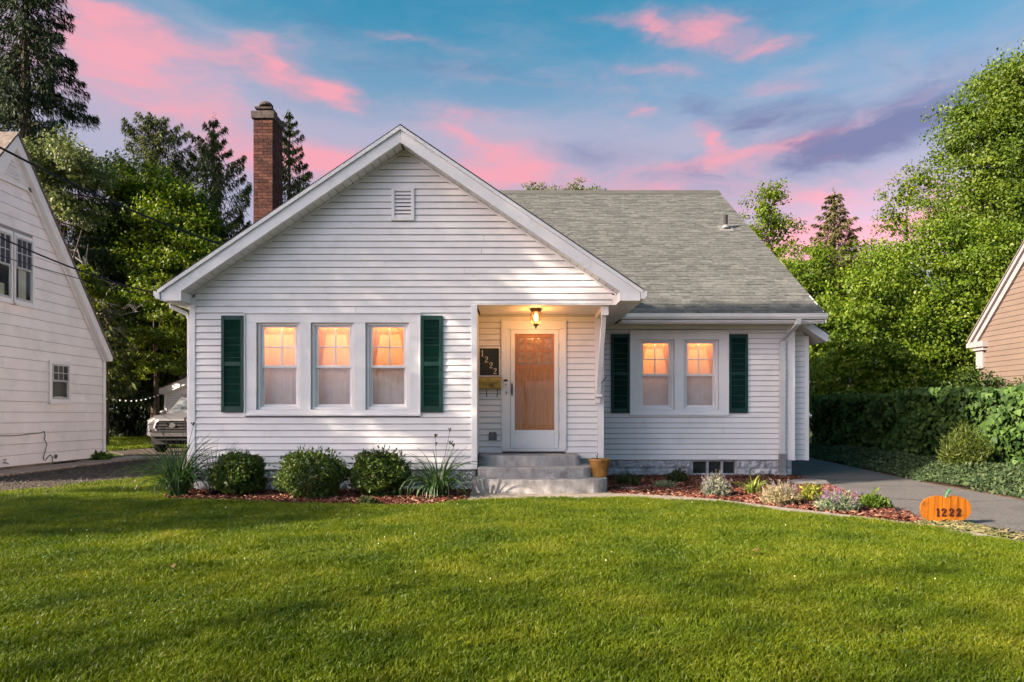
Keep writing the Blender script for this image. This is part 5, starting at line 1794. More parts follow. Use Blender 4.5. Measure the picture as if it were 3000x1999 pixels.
# right side
tree('birch_tree', 'thin airy tree at the right end of the roof ridge', [(12.6, 34, 11.4, .9, .9, 1.0), (13.2, 34, 10.4, 1.2, 1.1, 1.0), (12.1, 34.2, 10.2, .9, .9, .9), (12.8, 34, 9.3, 1.5, 1.2, .9), (13.1, 34, 12.1, .6, .6, .5)], (12.8, 34, 0), 11.2, .16, maple, leaf=.12, puff_r=.42, per_m2=1.25, leaves=72, flat=1.0)
spruce('tan tipped spruce standing alone against the pink sky beyond the roof', (15.1, 32, 0), 11.8, 4.8, [tan_spruce], z0=.08, whorl=.46, per=8, droop=.26, spray=(.24, .055), hang=.4, up=.12, dens=3.4)
spruce('small dark conifer tip between the airy tree and the tan spruce', (13.6, 35, 0), 9.3, 1.4, dk_spruce, z0=.3, whorl=.5, per=6, droop=.2, spray=(.42, .12), hang=.6)
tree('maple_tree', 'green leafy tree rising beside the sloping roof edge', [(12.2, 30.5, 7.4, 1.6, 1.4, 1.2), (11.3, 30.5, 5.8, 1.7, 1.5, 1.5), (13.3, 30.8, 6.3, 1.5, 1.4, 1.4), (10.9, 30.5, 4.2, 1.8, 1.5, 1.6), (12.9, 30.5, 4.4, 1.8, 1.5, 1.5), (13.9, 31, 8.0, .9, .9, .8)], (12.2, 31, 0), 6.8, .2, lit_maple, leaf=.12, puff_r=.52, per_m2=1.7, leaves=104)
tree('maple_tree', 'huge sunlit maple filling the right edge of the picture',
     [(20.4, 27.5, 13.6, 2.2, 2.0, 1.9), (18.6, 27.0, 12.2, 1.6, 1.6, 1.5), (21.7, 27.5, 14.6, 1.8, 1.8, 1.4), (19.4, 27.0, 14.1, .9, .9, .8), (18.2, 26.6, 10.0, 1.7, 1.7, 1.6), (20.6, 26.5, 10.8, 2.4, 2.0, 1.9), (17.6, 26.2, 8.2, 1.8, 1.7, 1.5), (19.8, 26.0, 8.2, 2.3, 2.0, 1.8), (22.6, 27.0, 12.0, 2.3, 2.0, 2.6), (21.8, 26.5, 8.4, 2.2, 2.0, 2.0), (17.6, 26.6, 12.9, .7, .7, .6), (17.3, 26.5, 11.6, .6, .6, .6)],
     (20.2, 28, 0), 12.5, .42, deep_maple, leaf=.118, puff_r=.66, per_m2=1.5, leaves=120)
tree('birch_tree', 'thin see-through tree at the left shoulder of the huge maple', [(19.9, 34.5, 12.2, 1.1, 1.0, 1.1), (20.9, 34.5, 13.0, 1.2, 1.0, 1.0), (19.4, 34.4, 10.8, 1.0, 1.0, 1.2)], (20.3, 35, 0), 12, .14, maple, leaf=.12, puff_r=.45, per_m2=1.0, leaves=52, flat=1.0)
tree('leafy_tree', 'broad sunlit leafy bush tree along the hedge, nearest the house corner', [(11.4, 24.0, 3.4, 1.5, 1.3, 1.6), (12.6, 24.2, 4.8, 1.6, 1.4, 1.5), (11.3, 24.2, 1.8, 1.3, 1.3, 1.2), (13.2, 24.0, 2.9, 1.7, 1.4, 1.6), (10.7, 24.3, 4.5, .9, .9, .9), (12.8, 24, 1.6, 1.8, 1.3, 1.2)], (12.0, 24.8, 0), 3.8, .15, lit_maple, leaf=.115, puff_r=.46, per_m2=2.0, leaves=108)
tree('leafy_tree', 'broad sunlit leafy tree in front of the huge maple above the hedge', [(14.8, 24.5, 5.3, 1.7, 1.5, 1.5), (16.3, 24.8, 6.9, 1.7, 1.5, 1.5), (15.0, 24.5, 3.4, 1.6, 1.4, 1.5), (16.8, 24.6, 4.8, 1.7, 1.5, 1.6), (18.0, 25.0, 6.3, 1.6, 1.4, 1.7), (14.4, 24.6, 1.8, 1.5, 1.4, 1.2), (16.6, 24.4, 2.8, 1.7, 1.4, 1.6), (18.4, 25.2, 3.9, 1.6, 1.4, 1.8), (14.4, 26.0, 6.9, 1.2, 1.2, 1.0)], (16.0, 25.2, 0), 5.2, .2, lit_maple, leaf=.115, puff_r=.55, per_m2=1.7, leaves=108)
tree('yew_bush', 'dark yew bush low between the hedge and the beige house', [(12.1, 17.8, 1.25, .95, .8, .95), (13.0, 18.3, 1.35, .9, .8, .9), (11.2, 18.0, 1.0, .7, .7, .8)], (12.2, 18.0, 0), 1.0, .07, dk_leaf, cat='bush', leaf=.09, puff_r=.24, per_m2=9, leaves=46)

# off to the left of the street front: the big tree whose shade lies on the house and lawn
shade_m = leaf_mat('shade_tree_leaf', [(.03, .055, .007), (.06, .10, .010), (.11, .16, .016)], .30, .5, .25)

shade = thing('shade_tree', 'tall leafy tree standing left of the front lawn and shading the house front', 'tree', (-18.2, 1.6, 0))
trunk_mesh(shade, (-18.2, 1.6, 0), 9.5, .34, [(.5, 2.5, 1.5, 2.6, .14), (.6, -2.2, .5, 2.4, .12), (.7, 1.5, 3.0, 2.2, .12), (.8, -.5, -1.8, 1.6, .10)])


def in_poly(x, y, poly):
    c = np.zeros(len(x), bool)
    jx = len(poly) - 1
    for i in range(len(poly)):
        xi, yi = poly[i]; xj, yj = poly[jx]
        c ^= ((yi > y) != (yj > y)) & (x < (xj - xi) * (y - yi) / (yj - yi + 1e-12) + xi)
        jx = i
    return c


def wall_px(*pts):
    return [((x - CX) * D0 / F, CH - (y - HY) * D0 / F) for x, y in pts]


# thin canopy of an unseen tree, added to darken the grass nearest the street
added_shade = thing('shade_tree', 'unseen thin crowned tree added behind the viewer to half shade the nearest grass', 'tree', (-18.5, -6.5, 0))
trunk_mesh(added_shade, (-18.5, -6.5, 0), 10.0, .30, [(.5, 2.5, 1.5, 2.6, .12), (.6, -2.2, .5, 2.4, .10), (.7, 1.5, 3.0, 2.2, .10), (.8, 2.5, -1.8, 1.6, .09)])
n = 2600
gx, gy = rng.uniform(-6, 6, n), 2.2 + 3.2 * rng.random(n) ** 1.7
S = np.column_stack([gx, gy, np.zeros(n)])
P = S + SUN_DIR * rng.normal(21, 1.2, n)[:, None]
link('crown', leaf_mesh('crown', P, sphere_dirs(n), sphere_dirs(n), rng.uniform(.10, .18, n), rng.uniform(.07, .11, n), shade_m, .15, off=origin(added_shade)), added_shade)
# gaps in its crown let the sun through to the wall; elsewhere the crown is thin or thick
LIT = [wall_px((1330, 893), (1440, 860), (1560, 800), (1650, 748), (1790, 845), (1790, 893)), wall_px((1305, 935), (1410, 935), (1410, 1250), (1310, 1235)),
       wall_px((850, 1225), (1050, 1232), (1330, 1300), (1395, 1360), (1200, 1350)), wall_px((575, 890), (640, 915), (655, 1010), (600, 1030)), wall_px((1195, 985), (1235, 1010), (1235, 1130), (1195, 1030))]
n = 36000
X = rng.uniform(-6.3, 3.0, n); Z = rng.uniform(-.2, 5.6, n)
keep = np.ones(n, bool)
for q in LIT:
    keep &= ~in_poly(X, Z, q)
S1 = np.column_stack([X, np.full(n, D0), Z])[keep]
n = 12000
gx, gy = rng.uniform(-9.5, -1.2, n), rng.uniform(5.6, 9.6, n)
k = in_poly(gx, gy, [(-9.5, 9.6), (-1.6, 9.4), (-2.0, 7.5), (-3.4, 6.9), (-5.0, 6.3), (-9.5, 6.0)])
S2 = np.column_stack([gx, gy, np.zeros(n)])[k]
S = np.vstack([S1, S2])
P = S + SUN_DIR * rng.normal(18.5, 1.5, len(S))[:, None] + rng.normal(size=S.shape) * .12
link('crown', leaf_mesh('crown', P, sphere_dirs(len(P)), sphere_dirs(len(P)), rng.uniform(.09, .15, len(P)), rng.uniform(.06, .10, len(P)), shade_m, .15, off=origin(shade)), shade)

# trees across the street, seen only as reflections in the window glass
for lab, x, y, h in (('street tree behind the viewer, mirrored in the triple window', -5.5, -24, 8.5), ('street tree behind the viewer, mirrored in the double window', 7.5, -27, 9.5), ('broad street tree behind the viewer, mirrored in the door glass', 1.0, -31, 10)):
    tree('street_tree', lab, [(x, y, h * .62, 2.6, 2.0, h * .26), (x - 1.6, y, h * .48, 1.9, 1.6, h * .18), (x + 1.7, y, h * .5, 1.9, 1.6, h * .18)], (x, y, 0), h * .5, .2, lit_maple, leaf=.32, puff_r=.75, per_m2=1.0, leaves=34)

tree('leafy_tree', 'wide leafy tree closing the view low behind the bush trees and the huge maple', [(14.5, 33, 4.2, 2.3, 1.5, 3.4), (17.5, 33, 5.5, 2.6, 1.5, 3.8), (20.5, 33, 5.0, 2.6, 1.5, 4.0), (12.4, 33, 3.2, 2.0, 1.5, 2.8), (23.5, 33, 7, 2.6, 1.5, 5.0)], (17.5, 33.5, 0), 4.5, .25, lit_maple, leaf=.17, puff_r=.6, per_m2=1.5, leaves=70)

# hedge: ivy over a clipped core
hedge = thing('ivy_hedge', 'long clipped hedge of dark ivy running along the far side of the driveway', 'hedge', (9.3, 14, 0))
b = MB()
HX0, HX1, HY0, HY1, HZ = 9.12, 10.1, 4.0, 20.6, 1.62
ny, nz = 60, 8
for s, x in ((0, HX0 + .06), (1, HX1 - .06)):
    vs_ = []
    for i in range(ny + 1):
        for jj in range(nz + 1):
            vs_.append((x + rng.normal() * .03 + (.30 if s == 0 else 0), HY0 + (HY1 - HY0) * i / ny, HZ * jj / nz))
    b.add(vs_, [(i * (nz + 1) + jj, (i + 1) * (nz + 1) + jj, (i + 1) * (nz + 1) + jj + 1, i * (nz + 1) + jj + 1) for i in range(ny) for jj in range(nz)])
b.box(HX0 + .40, HX1 - .1, HY0, HY1, 0, HZ - .12)
b.build('core', mat('hedge_core', (.008, .014, .006), .95), hedge)


def hedge_leaves(n):
    k = rng.random(n)
    y = HY0 + (HY1 - HY0) * rng.random(n) ** 1.0
    P = np.zeros((n, 3)); Nn = np.zeros((n, 3))
    bulge = .10 * np.sin(y * 1.7) + .07 * np.sin(y * 4.1 + 1) + .05 * np.sin(y * 9.3)
    topz = HZ + .05 * np.sin(y * 1.3 + .5) + .04 * np.sin(y * 3.7)
    front = k < .60
    z = rng.random(n) * (topz + .02)
    P[:, 1] = y
    lump = .07 * np.sin(z * 5 + y * 2.3) + .05 * np.sin(z * 11 + y * 5.1)
    P[:, 0] = HX0 - bulge - lump + .22 * rng.random(n) ** 1.6 - .05 + rng.normal(size=n) * .03
    P[:, 2] = z
    Nn[:] = (-1, 0, .55)
    top = (~front) & (k < .84)
    P[top, 0] = HX0 - .1 + (HX1 - HX0 + .1) * rng.random(top.sum())
    P[top, 2] = topz[top] + .05 * rng.random(top.sum()) + rng.normal(size=top.sum()) * .03
    Nn[top] = (-.25, -.2, 1)
    end = (~front) & (~top)
    P[end, 0] = HX0 + (HX1 - HX0) * rng.random(end.sum()); P[end, 1] = HY1 + .05 + rng.normal(size=end.sum()) * .04
    Nn[end] = (0, 1, .3)
    return P, Nn + rng.normal(size=(n, 3)) * .42


def heart_mesh(name, P, T, Nn, S, m, off):
    """ivy / vine leaves: five-point blades with a folded midrib"""
    n = len(P)
    T = unit(T); B = unit(np.cross(T, Nn)); Nn = np.cross(B, T)
    S = S[:, None]
    shape = [(0, -.42, .0), (.50, -.30, .10), (.36, .10, .06), (0, .58, -.10), (-.36, .10, .06), (-.50, -.30, .10)]
    V = np.empty((n, 6, 3))
    for i, (u, v, w) in enumerate(shape):
        V[:, i] = P + B * S * u + T * S * v + Nn * S * w
    V -= np.array(off)
    me = bpy.data.meshes.new(name)
    me.vertices.add(6 * n); me.vertices.foreach_set('co', V.reshape(-1).astype(np.float32))
    idx = np.array([0, 1, 2, 3, 0, 3, 4, 5], np.int32)
    me.loops.add(8 * n)
    me.loops.foreach_set('vertex_index', (idx[None] + 6 * np.arange(n, dtype=np.int32)[:, None]).reshape(-1))
    me.polygons.add(2 * n); me.polygons.foreach_set('loop_start', np.arange(0, 8 * n, 4, dtype=np.int32))
    me.materials.append(m)
    me.update(calc_edges=True)
    return me


n = 38000
P, Nn = hedge_leaves(n)
T = np.stack([rng.normal(size=n) * .35 - .25, rng.normal(size=n) * .6, -np.ones(n)], 1)
link('leaves', heart_mesh('leaves', P, T, Nn, rng.uniform(.065, .14, n), ivy_m, origin(hedge)), hedge, 'stuff')

# ground cover strip between driveway and hedge
def cover_edge(y):
    return np.interp(y, [-2, 9.6, 12, 15, 18.6, 21, 30], [7.05, 7.25, 7.30, 7.75, 8.30, 8.9, 10.0])


n = 44000
y = rng.uniform(4.5, 22.5, n)
e = cover_edge(y)
f = rng.random(n)
x = e + (9.25 - e) * f + rng.normal(size=n) * .05
hgt = (.06 + .26 * np.minimum(1, f * 2.6) + .05 * np.sin(y * 2.9) * np.sin(x * 3.7) + .03 * np.sin(y * 7))
P = np.stack([x, y, np.maximum(.02, hgt * rng.uniform(.45, 1.05, n))], 1)
Nn = np.array([-.25, -.35, 1.0]) + rng.normal(size=(n, 3)) * .5
T = rng.normal(size=(n, 3)) + np.array([-.4, -.4, -.2])
Ls = rng.uniform(.045, .085, n)
o = link('ground_cover', leaf_mesh('ground_cover', P, T, Nn, Ls, Ls * .5, cover_m, .12), None, 'stuff')
props(o, 'low dark green ground cover between the driveway and the ivy hedge', 'ground cover')
sheet('planting_strip', [(7.22, -6), (7.22, 9.6), (7.3, 12), (7.75, 15), (8.3, 18.6), (8.9, 21.2), (10.6, 24), (10.6, -6)], .012, soil)

# feathery shrub in front of the hedge
def sprays(root, base, n, h, r, m, droop=.3, seg=6, lw=(.05, .018), name='foliage'):
    P, T, Nn, Ls = [], [], [], []
    for _ in range(n):
        a = rng.random() * 6.283
        rr = r * math.sqrt(rng.random())
        hh = h * (1 - .45 * (rr / r) ** 2) * rng.uniform(.55, 1.1)
        tip = np.array([math.cos(a) * rr, math.sin(a) * rr, hh])
        root_ = np.array([math.cos(a) * rr * .15, math.sin(a) * rr * .15, 0])
        for s in np.linspace(.2, 1, seg):
            p = root_ + (tip - root_) * s + np.array([0, 0, -droop * hh * s * s * (rr / r)])
            for q in range(3):
                P.append(p + rng.normal(size=3) * .025)
                T.append(tip - root_ + rng.normal(size=3) * .6 * np.linalg.norm(tip))
                Nn.append(rng.normal(size=3) + np.array([0, -.4, .6]))
                Ls.append(lw[0] * rng.uniform(.6, 1.4))
    P = np.array(P) + np.array(base)
    Ls = np.array(Ls)
    return link(name, leaf_mesh(name, P, np.array(T), np.array(Nn), Ls, Ls * lw[1] / lw[0], m, .1, off=origin(root)), root)


fern_m = leaf_mat('feathery_leaf', [(.035, .055, .010), (.065, .095, .015), (.12, .15, .025)], .35, .5, .25)
fern = thing('feathery_shrub', 'lighter green feathery shrub standing in front of the ivy hedge', 'shrub', (8.3, 12.5, .1))
sprays(fern, (8.3, 12.5, .1), 420, .95, .42, fern_m, .15, 8, (.10, .016))

# round clipped bushes by the foundation
for lab, bx, by, r, h in (('smallest round boxwood bush, next to the large daylily clump', -4.0, 10.02, .36, .60), ('widest round boxwood bush, under the left half of the triple window', -2.87, 9.82, .45, .67), ('round boxwood bush under the right shutter beside the flowering grass clump', -1.93, 9.98, .41, .66)):
    root = thing('boxwood_bush', lab, 'bush', (bx, by, 0), group='boxwood bushes along the house front')
    b = MB(); b.tube([(bx, by, 0), (bx, by, h * .5)], .03, 6)
    for q in range(7): b.tube([(bx, by, .05), (bx + .6 * r * math.cos(q * .9), by + .6 * r * math.sin(q * .9), h * .6)], .010, 4)
    b.build('stems', bark_m, root)
    n = 11000
    d = sphere_dirs(n)
    gapk = np.sin(d[:, 0] * 13 + bx * 9) * np.sin(d[:, 2] * 11 + bx) * np.sin(d[:, 1] * 12)
    d = d[(gapk < .45) | (rng.random(n) < .35)]; n = len(d)
    lump = 1 + .11 * np.sin(d[:, 0] * (5 + bx) + d[:, 2] * 6 + bx * 7) + .09 * np.sin(d[:, 1] * 11 - d[:, 2] * 6 + bx * 5) + .05 * np.sin(d[:, 0] * 19 + d[:, 1] * 17)
    rad = (1 - .32 * rng.random(n) ** 2.2) * lump
    c = np.array([bx, by, h * .50])
    P = c + d * rad[:, None] * np.array([r, r, h * .52])
    P[:, 2] = np.maximum(P[:, 2], .03)
    Nn = d + rng.normal(size=(n, 3)) * .55 + np.array([0, 0, .3])
    T = rng.normal(size=(n, 3)) * .8 + d * .9 + np.array([0, 0, .3])
    Ls = rng.uniform(.030, .055, n)
    link('leaves', leaf_mesh('leaves', P, T, Nn, Ls, Ls * .55, box_m, .15, off=origin(root)), root)
    # a few shoots that stick out of the round
    m = 480
    d = sphere_dirs(m); d = d[d[:, 2] > -.1]
    P = c + d * np.array([r, r, h * .52]) * rng.uniform(1.0, 1.24, (len(d), 1))
    link('shoots', leaf_mesh('shoots', P, d + rng.normal(size=d.shape) * .4, rng.normal(size=d.shape), .068, .022, box_m, .1, off=origin(root)), root, 'stuff')


def strap_clump(name, label, base, n, L, m, spread=.5, w=.022, cat='plant', group=None, stalks=0, arch=1.0, squash=1.0):
    root = thing(name, label, cat, base, group=group)
    b = MB()
    for i in range(n):
        a = rng.random() * 6.283
        Lg = L * rng.uniform(.55, 1.12)
        lean = rng.uniform(.15, 1.0) * spread
        r0 = rng.random() * .12
        p = np.array([base[0] + r0 * math.cos(a), base[1] + r0 * math.sin(a) * squash, base[2]])
        dirh = np.array([math.cos(a + rng.normal() * .3), math.sin(a + rng.normal() * .3) * squash, 0])
        lat = np.array([-dirh[1], dirh[0], 0])
        el = math.pi / 2 - lean * .45
        vs_, prev = [], p
        ww = w * rng.uniform(.7, 1.2)
        seg = 7
        for s in range(seg + 1):
            wd = ww * (1 - (s / seg) ** 2.2) * .5 + .0008
            vs_ += [tuple(prev + lat * wd + np.array([0, 0, .003])), tuple(prev - np.array([0, 0, .002])), tuple(prev - lat * wd + np.array([0, 0, .003]))]
            prev = prev + (dirh * math.cos(el) + np.array([0, 0, math.sin(el)])) * Lg / seg
            el -= (lean * 1.05 + .12) * arch * (.30 + .70 * s / seg) * .62
            prev[2] = max(prev[2], base[2] + .012)
        b.add(vs_, [(3 * s, 3 * s + 3, 3 * s + 4, 3 * s + 1) for s in range(seg)] + [(3 * s + 1, 3 * s + 4, 3 * s + 5, 3 * s + 2) for s in range(seg)])
    b.build('leaves', m, root)
    if stalks:
        b = MB()
        for i in range(stalks):
            a = rng.random() * 6.283
            h = L * rng.uniform(.85, 1.22)
            tx, ty = math.cos(a) * .22, math.sin(a) * .15
            tip = (base[0] + tx, base[1] + ty, base[2] + h)
            b.tube([base, (base[0] + tx * .4, base[1] + ty * .4, base[2] + h * .5), tip], [.004, .0035, .0025], 4)
            for q in range(3):
                b.tube([tip, (tip[0] + rng.normal() * .03, tip[1] + rng.normal() * .02, tip[2] + .05)], [.006, .009], 4)
        b.build('flower_stalks', mat('flower_stalk', (.09, .085, .035), .8), root)
    return root


lily_m = leaf_mat('daylily_leaf', [(.020, .050, .016), (.038, .085, .026), (.075, .13, .040)], .25, .38, .4)
strap_clump('daylily_clump', 'large daylily clump with arching leaves at the left corner of the house', (-4.82, 9.85, 0), 230, .95, lily_m, spread=.95, w=.030, group='daylily clumps by the house', stalks=5, arch=1.15)
strap_clump('daylily_clump', 'sparser arching daylily clump beside the porch steps', (-1.06, 9.85, 0), 170, .80, lily_m, spread=1.0, w=.026, group='daylily clumps by the house', stalks=5, arch=1.35)
strap_clump('shrub', 'tangled dark stems leaning on the wall between the daylily and the first bush', (-4.45, 10.25, 0), 60, .85, leaf_mat('dark_stem', [(.03, .032, .02), (.06, .06, .03)], .1), spread=.8, w=.010, cat='shrub', arch=.7)

# flower bed plants by the driveway
lav_leaf = leaf_mat('lavender_leaf', [(.10, .12, .08), (.17, .19, .13), (.26, .27, .20)], .2, .6, .2)
tan_leaf = leaf_mat('tan_leaf', [(.16, .14, .07), (.26, .22, .11), (.38, .33, .19)], .2, .6, .2)
sage_leaf = leaf_mat('sage_leaf', [(.09, .13, .07), (.15, .19, .11), (.24, .28, .17)], .2, .6, .2)
yel_leaf = leaf_mat('yellow_shrub_leaf', [(.10, .13, .015), (.20, .22, .03), (.34, .33, .06)], .35, .5, .25)
grn_leaf = leaf_mat('small_shrub_leaf', [(.045, .085, .012), (.085, .145, .020), (.16, .22, .035)], .35, .5, .25)
weed_leaf = leaf_mat('weed_leaf', [(.02, .032, .012), (.04, .055, .02), (.07, .085, .03)], .25)
lav_fl = leaf_mat('pale_lavender_flower', [(.20, .16, .22), (.29, .24, .30), (.36, .32, .36)], .3)
pur_fl = leaf_mat('purple_flower', [(.15, .05, .21), (.25, .08, .30), (.34, .15, .38)], .3)


def flower_bush(name, label, base, h, r, n, leafm, flowerm=None, nf=0, lw=(.055, .012), droop=.2):
    root = thing(name, label, 'plant', base)
    sprays(root, base, n, h * .72, r, leafm, droop, 6, lw)
    if flowerm:
        P, T, Nn = [], [], []
        st = MB()
        for i in range(nf):
            a = rng.random() * 6.283
            rr = r * 1.1 * math.sqrt(rng.random())
            tip = np.array([base[0] + math.cos(a) * rr, base[1] + math.sin(a) * rr, base[2] + h * rng.uniform(.7, 1.1) * (1 - .25 * (rr / r) ** 2)])
            st.tube([(base[0] + (tip[0] - base[0]) * .3, base[1] + (tip[1] - base[1]) * .3, base[2] + .05), tuple(tip)], .0022, 3, cap=False)
            for q in range(9):
                P.append(tip + np.array([rng.normal() * .008, rng.normal() * .008, -q * .009 + rng.normal() * .004]))
                T.append(rng.normal(size=3) + np.array([0, 0, .8])); Nn.append(rng.normal(size=3))
        st.build('stems', mat('stalk_green', (.16, .17, .10), .8), root)
        link('flowers', leaf_mesh('flowers', np.array(P), np.array(T), np.array(Nn), .018, .010, flowerm, .1, off=base), root, 'stuff')
    return root


def gp(px, py):
    d = CH * F / (py - HY)
    return ((px - CX) * d / F, d, .01)


flower_bush('lavender_plant', 'silvery lavender in the mulch bed below the cellar window', gp(2098, 1458), .38, .21, 260, lav_leaf, lav_fl, 46)
flower_bush('lavender_plant', 'tan faded lavender in the middle of the mulch bed', gp(2284, 1482), .36, .24, 260, tan_leaf, lav_fl, 40)
flower_bush('lavender_plant', 'lavender with bright purple flowers in the mulch bed near the driveway', gp(2455, 1502), .31, .24, 260, sage_leaf, pur_fl, 60)
strap_clump('strap_leaf_plant', 'bright green strap leaved plant between the silvery and the tan lavender', gp(2206, 1452), 46, .30, leaf_mat('lime_strap', [(.09, .14, .02), (.18, .24, .04), (.30, .34, .08)], .3), spread=.9, w=.022)
flower_bush('yellow_shrub', 'small yellow green shrub beside the purple lavender', gp(2378, 1474), .34, .15, 110, yel_leaf, lw=(.055, .024))
flower_bush('green_shrub', 'small bright green shrub nearest the pumpkin sign', gp(2560, 1494), .28, .17, 120, grn_leaf, lw=(.065, .026))
flower_bush('weed', 'dark weed by the flower pot at the foundation wall', gp(1838, 1425), .30, .26, 90, weed_leaf, lw=(.06, .010))
flower_bush('weed', 'dark leafy weed against the foundation left of the cellar window', gp(1985, 1418), .30, .17, 110, weed_leaf, lw=(.07, .035))
flower_bush('weed', 'low sage coloured weed in the shaded mulch', gp(1950, 1432), .14, .20, 80, sage_leaf, lw=(.05, .012))
flower_bush('seedling', 'pale seedling in the mulch in front of the bushes', gp(1075, 1482), .14, .11, 24, pale_leaf, lw=(.06, .035))
flower_bush('weed', 'leafy weed at the corner of the neighbour foundation', gp(287, 1352), .28, .30, 120, grn_leaf, lw=(.09, .05))
b = MB(); b.loft([[(5.05 + .35 * k * math.cos(t * .785), 11.6 + .30 * k * math.sin(t * .785), z) for t in range(8)] for k, z in ((1.0, 0), (1.02, .05), (.85, .085), (.3, .09))]); props(b.build('splash_stone', mat('grey_stone', (.16, .155, .15), .9, .2, 8, bump=.4, bscale=40)), 'flat grey stone under the downspout at the driveway corner', 'stone')
b = MB(); x, y, z = gp(1838, 1438); b.hexa([(x - .09, y - .06, .0), (x + .10, y - .07, .0), (x + .11, y + .07, 0), (x - .10, y + .06, 0), (x - .08, y - .05, .05), (x + .09, y - .06, .045), (x + .10, y + .06, .05), (x - .09, y + .05, .055)]); props(b.build('stepping_stone', concrete), 'small pale concrete block lying beside the porch steps', 'stone')

# mulch chips
def chips(name, label, poly, n, ms, size=(.05, .012), zt=.03, weights=(5, 4, 2)):
    poly = np.array(poly)
    lo, hi = poly.min(0), poly.max(0)
    pts = []
    while len(pts) < n:
        q = lo + (hi - lo) * rng.random((n, 2))
        x, y = q[:, 0], q[:, 1]
        inside = np.zeros(len(q), bool)
        jx = len(poly) - 1
        for i in range(len(poly)):
            xi, yi = poly[i]; xj, yj = poly[jx]
            c = ((yi > y) != (yj > y)) & (x < (xj - xi) * (y - yi) / (yj - yi + 1e-12) + xi)
            inside ^= c
            jx = i
        pts += list(q[inside])
    q = np.array(pts[:n])
    P = np.column_stack([q, .016 + rng.random(n) ** 2 * zt])
    a = rng.random(n) * 6.283
    T = np.column_stack([np.cos(a), np.sin(a), rng.normal(size=n) * .28])
    Nn = np.column_stack([rng.normal(size=n) * .45, rng.normal(size=n) * .45, np.ones(n)])
    Ls = size[0] * rng.uniform(.4, 1.8, n)
    Ws = size[1] * rng.uniform(.6, 1.6, n)
    # little slabs: top face and a side, so chips have an edge
    T = unit(T); B = unit(np.cross(T, Nn)); Nn = np.cross(B, T)
    th = rng.uniform(.004, .010, n)[:, None]
    V = np.empty((n, 8, 3))
    for i, (su, sv, sw) in enumerate(((-1, -1, 0), (1, -1, 0), (1, 1, 0), (-1, 1, 0), (-1, -1, 1), (1, -1, 1), (1, 1, 1), (-1, 1, 1))):
        V[:, i] = P + T * (Ls * .5 * su)[:, None] * (1 if sv > 0 else .8) + B * (Ws * .5 * sv)[:, None] + Nn * th * sw
    fidx = np.array([4, 5, 6, 7, 0, 1, 5, 4, 1, 2, 6, 5, 2, 3, 7, 6, 3, 0, 4, 7], np.int32)
    me = bpy.data.meshes.new(name)
    me.vertices.add(8 * n); me.vertices.foreach_set('co', V.reshape(-1).astype(np.float32))
    me.loops.add(20 * n); me.loops.foreach_set('vertex_index', (fidx[None] + 8 * np.arange(n, dtype=np.int32)[:, None]).reshape(-1))
    me.polygons.add(5 * n); me.polygons.foreach_set('loop_start', np.arange(0, 20 * n, 4, dtype=np.int32))
    for m in ms: me.materials.append(m)
    w = np.array(weights) / sum(weights)
    me.polygons.foreach_set('material_index', np.repeat(rng.choice(len(ms), n, p=w), 5).astype(np.int32))
    me.update(calc_edges=True)
    o = link(name, me, None, 'stuff')
    return props(o, label, 'mulch')


chips('bark_mulch', 'red bark mulch in the bed under the triple window', BED_L, 5200, mulch_ms)
chips('bark_mulch', 'red bark mulch chips in the bed between the footpath and the driveway', BED_R, 11000, mulch_ms, (.06, .014), .035)
straw = [mat('straw_pale', (.20, .165, .085), .9), mat('straw_olive', (.10, .11, .035), .9)]
chips('dry_clippings', 'dry grass clippings lying round the foot of the pumpkin sign', [(4.1, 7.35), (4.55, 6.85), (4.95, 6.5), (5.0, 6.7), (4.9, 7.45), (4.6, 7.5)], 900, straw, (.10, .005), .02, (2, 3))
chips('gravel', 'loose grey stones on the driveway beside the white neighbour house', [(-10.2, 4), (-6.8, 4), (-6.8, 10.7), (-6.4, 12.3), (-5.7, 14.3), (-5.6, 18), (-10.0, 18)], 7000, [mat('pebble_grey', (.105, .093, .084), .9), mat('pebble_brown', (.07, .055, .042), .9), mat('pebble_pale', (.15, .13, .115), .9)], (.022, .017), .006)['category'] = 'gravel'
for lab, px, py, c in (('dry tan leaf lying in the shaded left part of the lawn', 505, 1690, (.30, .19, .08)), ('brown leaf lying in the lawn below the flower bed', 2210, 1640, (.26, .15, .06))):
    q = gp(px, py)
    b = MB(); x, y, z = q
    b.add([(x - .035, y, .068), (x - .01, y - .02, .085), (x + .03, y, .10), (x, y + .02, .08), (x + .02, y - .015, .07)], [(0, 1, 2, 3), (1, 4, 2)])
    props(b.build('fallen_leaf', mat('dry_leaf_%d' % px, c, .7)), lab, 'leaf')
yl = thing('fallen_leaf', 'curled yellow leaf lying on the lawn in front of the footpath', 'leaf', gp(1748, 1505))
x, y, z = gp(1748, 1505)
b = MB(); b.add([(x - .05, y, .075), (x - .01, y - .03, .11), (x + .04, y, .14), (x + .0, y + .03, .10), (x + .03, y - .02, .08), (x + .0, y - .01, .10)], [(0, 1, 2, 3), (1, 4, 5)]); b.build('blade', mat('yellow_leaf', (.65, .38, .02), .6), yl)

# ------------------------------------------------------------------ grass
grass_m = leaf_mat('grass_blade', [(.034, .064, .003), (.074, .118, .004), (.132, .170, .007), (.23, .215, .028)], .32, .45, .25, patch=.60, pscale=1.3, objrand=True)


